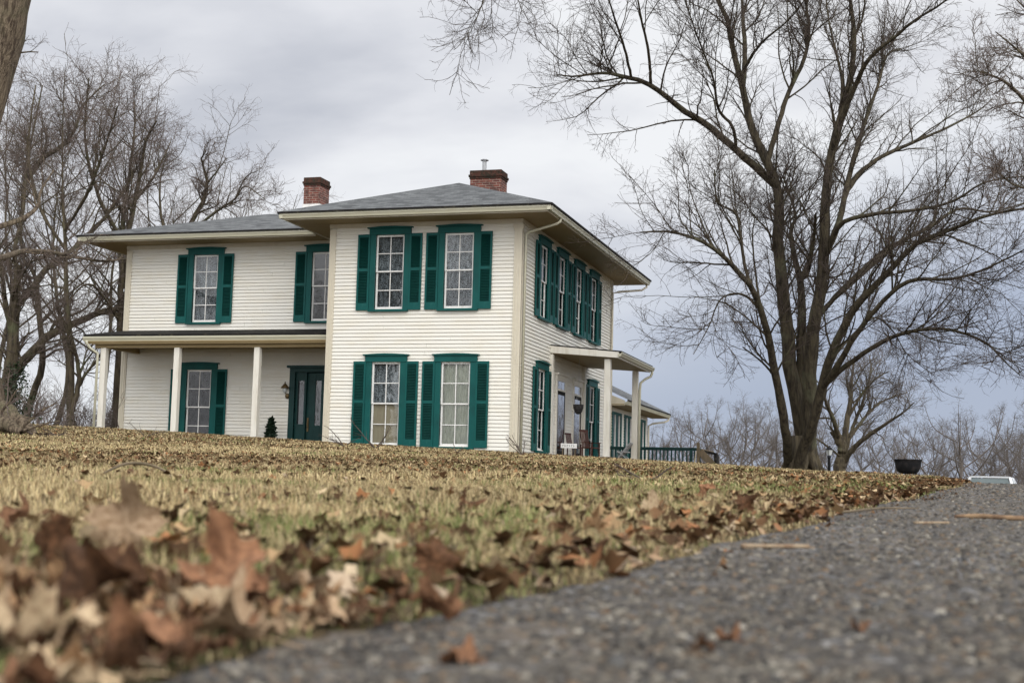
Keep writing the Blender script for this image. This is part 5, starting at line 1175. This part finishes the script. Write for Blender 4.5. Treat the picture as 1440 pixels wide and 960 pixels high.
# (pixel of its foot, size, colour, shape, rotation, label)
big = [((175, 792), .155, 3, 0, (R_(72), R_(8), R_(15)), 'large pinkish tan leaf standing upright, left of the orange one'),
       ((318, 862), .150, 1, 1, (R_(52), R_(-18), R_(30)), 'large orange brown folded leaf near the lower left, in front of the grass'),
       ((120, 880), .150, 2, 2, (R_(40), R_(12), R_(-20)), 'broad dark brown leaf lying in the lower left pile'),
       ((437, 856), .075, 3, 3, (R_(38), R_(0), R_(160)), 'small pinkish leaf alone between the orange leaf and the driveway edge'),
       ((608, 822), .085, 2, 0, (R_(80), R_(20), R_(40)), 'dark red brown curled leaf standing upright near the centre front'),
       ((612, 878), .095, 1, 3, (R_(30), R_(10), R_(200)), 'pale orange leaf at the asphalt edge below the dark upright leaf'),
       ((290, 882), .120, 4, 2, (R_(20), R_(6), R_(70)), 'wide pale beige leaf lying flat under the orange brown one'),
       ((22, 758), .12, 1, 3, (R_(55), R_(-10), R_(-30)), 'orange tan leaf leaning at the left edge of the picture'),
       ((652, 728), .11, 2, 1, (R_(60), R_(30), R_(80)), 'dark green brown leaf hooded over pale straw, centre front'),
       ((795, 762), .06, 2, 3, (R_(85), R_(10), R_(10)), 'small purple black curled leaf near the driveway edge'),
       ((838, 757), .09, 0, 2, (R_(30), R_(25), R_(100)), 'curled tan leaf right of the small purple black one'),
       ((918, 728), .12, 4, 0, (R_(35), R_(0), R_(20)), 'pale beige crumpled leaf in the pile at the driveway edge'),
       ((1045, 728), .11, 2, 1, (R_(75), R_(-20), R_(60)), 'dark maroon leaf clump sticking up at the driveway edge'),
       ((990, 705), .12, 1, 2, (R_(60), R_(15), R_(-40)), 'rusty orange leaf behind the dark maroon one'),
       ((65, 820), .10, 2, 3, (R_(70), R_(0), R_(90)), 'dark brown leaf standing behind the broad one at lower left'),
       ((30, 850), .07, 0, 1, (R_(25), R_(20), R_(10)), 'small golden tan leaf at the left edge of the lower left pile'),
       ((520, 800), .05, 2, 2, (R_(50), R_(0), R_(30)), 'small blackish leaf scrap left of the dark upright leaf'),
       ((330, 912), .10, 3, 1, (R_(12), R_(0), R_(130)), 'flat greyish pink leaf at the lower left edge of the driveway'),
       ((60, 925), .13, 4, 0, (R_(15), R_(5), R_(220)), 'pale leaf lying flat in the bottom left corner'),
       ((180, 935), .12, 1, 2, (R_(25), R_(-5), R_(300)), 'rust brown leaf at the bottom, left of the driveway')]
for (px, py), s_, mi, sh_, rot, lab in big:
    x, y, z = ground_hit(px, py); s_ *= .62
    put_leaf(x, y, z + s_ * .42 * abs(math.sin(rot[0])) * .9 + .006, s_, mi, sh_, (rot[0], rot[1], rot[2] - .3), lab, False)
for (px, py), s_, mi, lab in (((655, 938), .040, 1, 'rust orange leaf scrap lying on the asphalt, bottom centre'), ((1025, 906), .030, 1, 'orange brown leaf scrap on the asphalt right of centre'), ((1210, 890), .022, 1, 'small orange leaf scrap on the asphalt at right'), ((985, 920), .022, 2, 'dark leaf scrap on the asphalt beside an orange scrap')):
    x, y, z = ground_hit(px, py); put_leaf(x, y, z + .006, s_, mi, 2, (R_(12), 0, px), lab, False)
# individual leaves, nearest first, then the litter that nobody could count
def leaf_density(x, y, d, u):
    dl = ((x - CAM[0]) * RXY[0] + (y - CAM[1]) * RXY[1]) / np.maximum(d, .1); lowleft = np.clip((-.02 - dl) / .18, .12, 1)
    pn = vnoise(x, y, .55, 6) * .5 + vnoise(x, y, 2.2, 7) * .5
    near = np.exp(-(d / 1.5) ** 2) * 2.2 * lowleft; edge_ = np.exp(-(u / .30)) * (.75 + .25 * np.clip((d - 3) / 4, 0, 1))
    dr = vnoise(x, y, .28, 16) * .55 + pn * .45; far_ = np.clip((d - 6.5) / 4, 0, 1) * np.clip((dr - .37) * 4.2, .14, 1)
    return np.clip(near * (.15 + 1.3 * pn ** 1.5) + edge_ * (.4 + pn) + far_ + .045, 0, 1.0)
lab_n = ['curled dead leaf lying in the straw coloured grass']
x, y, d = [np.concatenate(q) for q in zip(scatter(1500, .85, 1.7, -60, 640), scatter(2400, .9, 5.0, -40, 1480))]; u = edge_x(y) - x; k = (u > -.05) & (rg.random(len(x)) < leaf_density(x, y, d, np.maximum(u, 0)) * .7); x, y, d, u = x[k], y[k], d[k], u[k]; o_ = np.argsort(d)[:268]
for i in o_:
    s_ = rg.uniform(.020, .044) if d[i] < 1.25 else (rg.uniform(.026, .056) if d[i] < 1.9 else rg.uniform(.022, .048)); mi = rg.choice(5, p=[.26, .17, .24, .15, .18])
    til = rg.uniform(20, 50) if rg.random() < (.04 if d[i] < 1.3 else .16) else rg.uniform(-6, 12)
    put_leaf(x[i], y[i], zl(x[i], y[i]) + .010 + s_ * .30 * math.sin(R_(til)), s_, mi, int(rg.integers(5)), (R_(til), R_(rg.uniform(-14, 14)), rg.random() * 6.28), lab_n[0])
dmax = d[o_].max()
Vs, Cs = [], []
# litter close to the lens: torn, rolled scraps lying under and between the whole leaves
def scraps(n, d0, d1, s0, s1, dens):
    x, y, d = scatter(n, d0, d1, -60, 1480); u = edge_x(y) - x; k = ((u > -.03) | ((u > -.45) & (rg.random(len(x)) < .07 * np.exp(u / .15)))) & (rg.random(len(x)) < leaf_density(x, y, d, np.maximum(u, 0)) * dens); x, y = x[k], y[k]; m = len(x)
    g_ = np.linspace(-1, 1, 5); GX, GY = [q.ravel() for q in np.meshgrid(g_, g_)]; s_ = rg.uniform(s0, s1, (m, 1)); cu = rg.uniform(.3, 2.6, (m, 1)); pX = GX[None] * (1 - .45 * GY[None] ** 2) * rg.uniform(.35, .8, (m, 1)); pY = np.repeat(GY[None], m, 0) * .9
    lx_ = np.sin(pX * cu) / cu; lz_ = (1 - np.cos(pX * cu)) / cu + .18 * np.sin(pY * 5 + rg.uniform(0, 6, (m, 1))) * rg.uniform(0, 1, (m, 1)) + rg.normal(size=(m, 25)) * .05
    az = rg.random(m) * 6.283; ti = rg.uniform(-.5, 1.2, m); a1 = np.stack([np.cos(az), np.sin(az), 0 * az], 1); a2 = np.stack([-np.sin(az) * np.cos(ti), np.cos(az) * np.cos(ti), np.sin(ti)], 1); a3 = np.cross(a1, a2)
    b = np.stack([x, y, z_land(x, y) + rg.uniform(.002, .016, m)], 1)
    V = b[:, None] + (a1[:, None] * lx_[..., None] + a2[:, None] * pY[..., None] + a3[:, None] * lz_[..., None]) * s_[..., None]
    pal = np.array([[.30, .20, .12], [.24, .12, .06], [.07, .035, .022], [.34, .26, .18], [.13, .07, .04], [.42, .33, .22]]); c = pal[rg.choice(6, m, p=[.2, .16, .22, .14, .16, .12])] * rg.uniform(.7, 1.25, (m, 1))
    i_, j_ = np.meshgrid(np.arange(4), np.arange(4)); q = (j_ * 5 + i_).ravel(); F = np.stack([q, q + 1, q + 6, q + 5], 1); F = (F[None] + np.arange(m)[:, None, None] * 25).reshape(-1, 4)
    return fast_mesh('leaf_scraps', V.reshape(-1, 3), F.ravel(), np.arange(len(F)) * 4, np.full(len(F), 4), [LEAFM], np.repeat(c, 25, axis=0), smooth=True)
sc_ = link_mesh('leaf_scraps', scraps(20000, .8, 6.5, .007, .022, .6)); tag(sc_, 'torn and curled brown leaf scraps matted into the front grass', 'leaves', kind='stuff')
for n, d0, d1, s0, s1 in ((15000, 1.3, 7, .017, .042), (34000, 6, 16, .022, .046), (62000, 14, 42, .030, .060)):
    x, y, d = scatter(n, d0, d1); u = edge_x(y) - x; k = (u > -.12) & (rg.random(len(x)) < leaf_density(x, y, d, np.maximum(u, 0)) * (.8 if d0 > 5 else .75)) & ~in_house(x, y); x, y = x[k], y[k]; m = len(x)
    s_ = rg.uniform(s0, s1, m)[:, None]; az = rg.random(m) * 6.283; ti = rg.uniform(-.2, 1.3, m); a1 = np.stack([np.cos(az), np.sin(az), 0 * az], 1); a2 = np.stack([-np.sin(az) * np.cos(ti), np.cos(az) * np.cos(ti), np.sin(ti)], 1); a3 = np.cross(a1, a2)
    b = np.stack([x, y, z_land(x, y) + .018], 1); cu = rg.uniform(-.1, .4, (m, 1)); P = lambda p, q, r: b + (a1 * p + a2 * q + a3 * (r * cu * 1.0)) * s_
    V = np.stack([P(0, -.5, 0), P(.30, -.25, 1), P(.55, .1, 1.3), P(.25, .2, .6), P(0, .6, .3), P(-.25, .22, .6), P(-.55, .08, 1.3), P(-.3, -.25, 1)], 1)
    base_c = np.array([[.30, .20, .105], [.25, .115, .05], [.068, .038, .018], [.42, .32, .19], [.115, .063, .031]]); c = base_c[rg.choice(5, m, p=[.12, .09, .44, .07, .28])] * rg.uniform(.7, 1.3, (m, 1))
    Vs.append(V.reshape(-1, 3)); Cs.append(np.repeat(c, 8, axis=0))
V = np.concatenate(Vs); C = np.concatenate(Cs); m = len(V) // 8; b = np.arange(m)[:, None] * 8
loops = np.concatenate([b + 0, b + 1, b + 2, b + 3, b + 4, b + 0, b + 4, b + 5, b + 6, b + 7], 1).ravel()
lo_ = link_mesh('leaf_litter', fast_mesh('leaf_litter', V, loops, np.arange(2 * m) * 5, np.full(2 * m, 5), [LEAFM], C)); tag(lo_, 'small brown dead leaves spread through the lawn up to the house', 'leaves', kind='stuff')

# fallen sticks and chips
def stick(pxs, lift, rads, label, name='fallen_twig', m=WOODG, subs=(), cat='twig'):
    P = []
    for (px, py), l in zip(pxs, lift):
        x, y, z = ground_hit(px, py); P.append((x, y, z + l))
    c0 = P[0]; root_ = None
    mb = MB(); p, r = resample(P, rads, 14); mb.tube(p, r, 7)
    for s0, dirv, ln, rr_ in subs:
        q = p[int(s0 * 13)]; dv_ = np.array(dirv, float); a = unit(dv_ + .25); mb.tube([q, q + dv_ * ln * .5, q + dv_ * ln + [0, 0, ln * .1]], [rr_, rr_ * .8, rr_ * .3], 5)
        mb.tube([q + dv_ * ln * .5, q + dv_ * ln * .75 + np.array([.1, 0, .12]) * ln * 2], [rr_ * .6, rr_ * .2], 4)
    o = mb.build(name, m, smooth=True); o.location = (0, 0, 0); tag(o, label, cat); return o
stick([(146, 672), (175, 668), (205, 668), (228, 671), (244, 676)], [.02, .045, .045, .03, .01], [.004, .006, .006, .005, .003], 'arched grey twig lying on the grass at left')
stick([(1175, 722), (1200, 722), (1235, 718), (1265, 717), (1291, 717)], [.004, .008, .008, .007, .005], [.0045, .004, .0035, .003, .002], 'thin dark twig lying across the driveway edge')
stick([(1342, 728), (1375, 729), (1410, 731), (1445, 732), (1470, 733)], [.005, .007, .007, .006, .005], [.004, .008, .0075, .007, .005], 'thick tan piece of bark on the driveway near the right edge', 'bark_piece', mat('bark_chip', (.30, .20, .115), .8, .2, noise=(25, (.12, .07, .045), .4, .65, S1)), cat='bark')
def chip(a, b, w, t, label):
    xa, ya, za_ = ground_hit(*a); xb, yb, zb_ = ground_hit(*b); mb = MB(); mb.bar((xa, ya, za_ + .006), (xb, yb, zb_ + .006), w, t); o = mb.build('wood_chip', mat('chip_wood', (.31, .24, .16), .75, .2, noise=(40, (.20, .13, .08), .4, .65, S1)), bevel=t * .3); tag(o, label, 'wood chip')
chip((1286, 738), (1334, 738), .012, .006, 'short flat pale wood chip on the driveway beside the bark piece')
chip((1042, 772), (1138, 773), .014, .007, 'long flat tan wood chip on the asphalt near the grass edge')
# dead twigs poking up before the facade and on the lawn
def twig_bush(px, py, d, h, w, n, label, seed):
    rs = np.random.default_rng(seed); p = at(px, py, d); b = np.array([p[0], p[1], zl(p[0], p[1])])
    k = 7; out = np.zeros((n, k, 3)); out[:, 0] = b; az = rs.uniform(-.5, .5, n) + (rs.random(n) < .5) * 3.14; dd = unit(np.stack([np.cos(az) * w, np.sin(az) * .5, np.full(n, 1.)], 1) + rs.normal(size=(n, 3)) * .15); stp = (h * rs.uniform(.6, 1.2, n) / (k - 1))[:, None]
    for j in range(1, k): dd = unit(dd + rs.normal(size=(n, 3)) * .14); out[:, j] = out[:, j - 1] + dd * stp
    R = np.full((n, k), min(.012, h * .04)) * np.linspace(1, .35, k)[None]; tm = TreeMesh(); tm.put(tubes(out, R, 5, rs)); p2, r2 = spawn(out, R, n * 5, h * .4, rs, (25, 60), .2, .15, 4, .2, .006, min(.004, h * .015), .6); tm.put(tubes(p2, r2, 3, rs))
    o = link_mesh('fallen_branch', tm.mesh('fallen_branch', TWIG)); tag(o, label, 'branch')
twig_bush(484, 624, 31, .55, 1.4, 4, 'dead branch sticking out of the grass before the left front window', 1)
twig_bush(528, 628, 30, .75, 1.6, 4, 'forked dead branch lying before the lower left window', 2)
twig_bush(735, 636, 31, .62, .6, 5, 'thin leafless sapling twigs at the front right corner of the house', 3)
twig_bush(205, 604, 31, .55, 1.6, 2, 'bare twigs on the lawn crest before the left porch', 4)
twig_bush(80, 603, 27, .35, 3., 5, 'low tangle of dead branches beside the pale trunk at far left', 5)
twig_bush(905, 700, 7.5, .16, 1.2, 3, 'small dark weed stalks at the driveway edge, centre right', 7)
twig_bush(612, 800, 1.75, .05, 1.4, 3, 'short dark broken stem standing among the leaves, centre front', 8)
twig_bush(430, 760, 1.6, .05, .5, 2, 'thin upright brown stem behind the orange brown leaf', 9)
twig_bush(642, 634, 29, .28, .8, 3, 'short dark twig before the lower right window', 6)
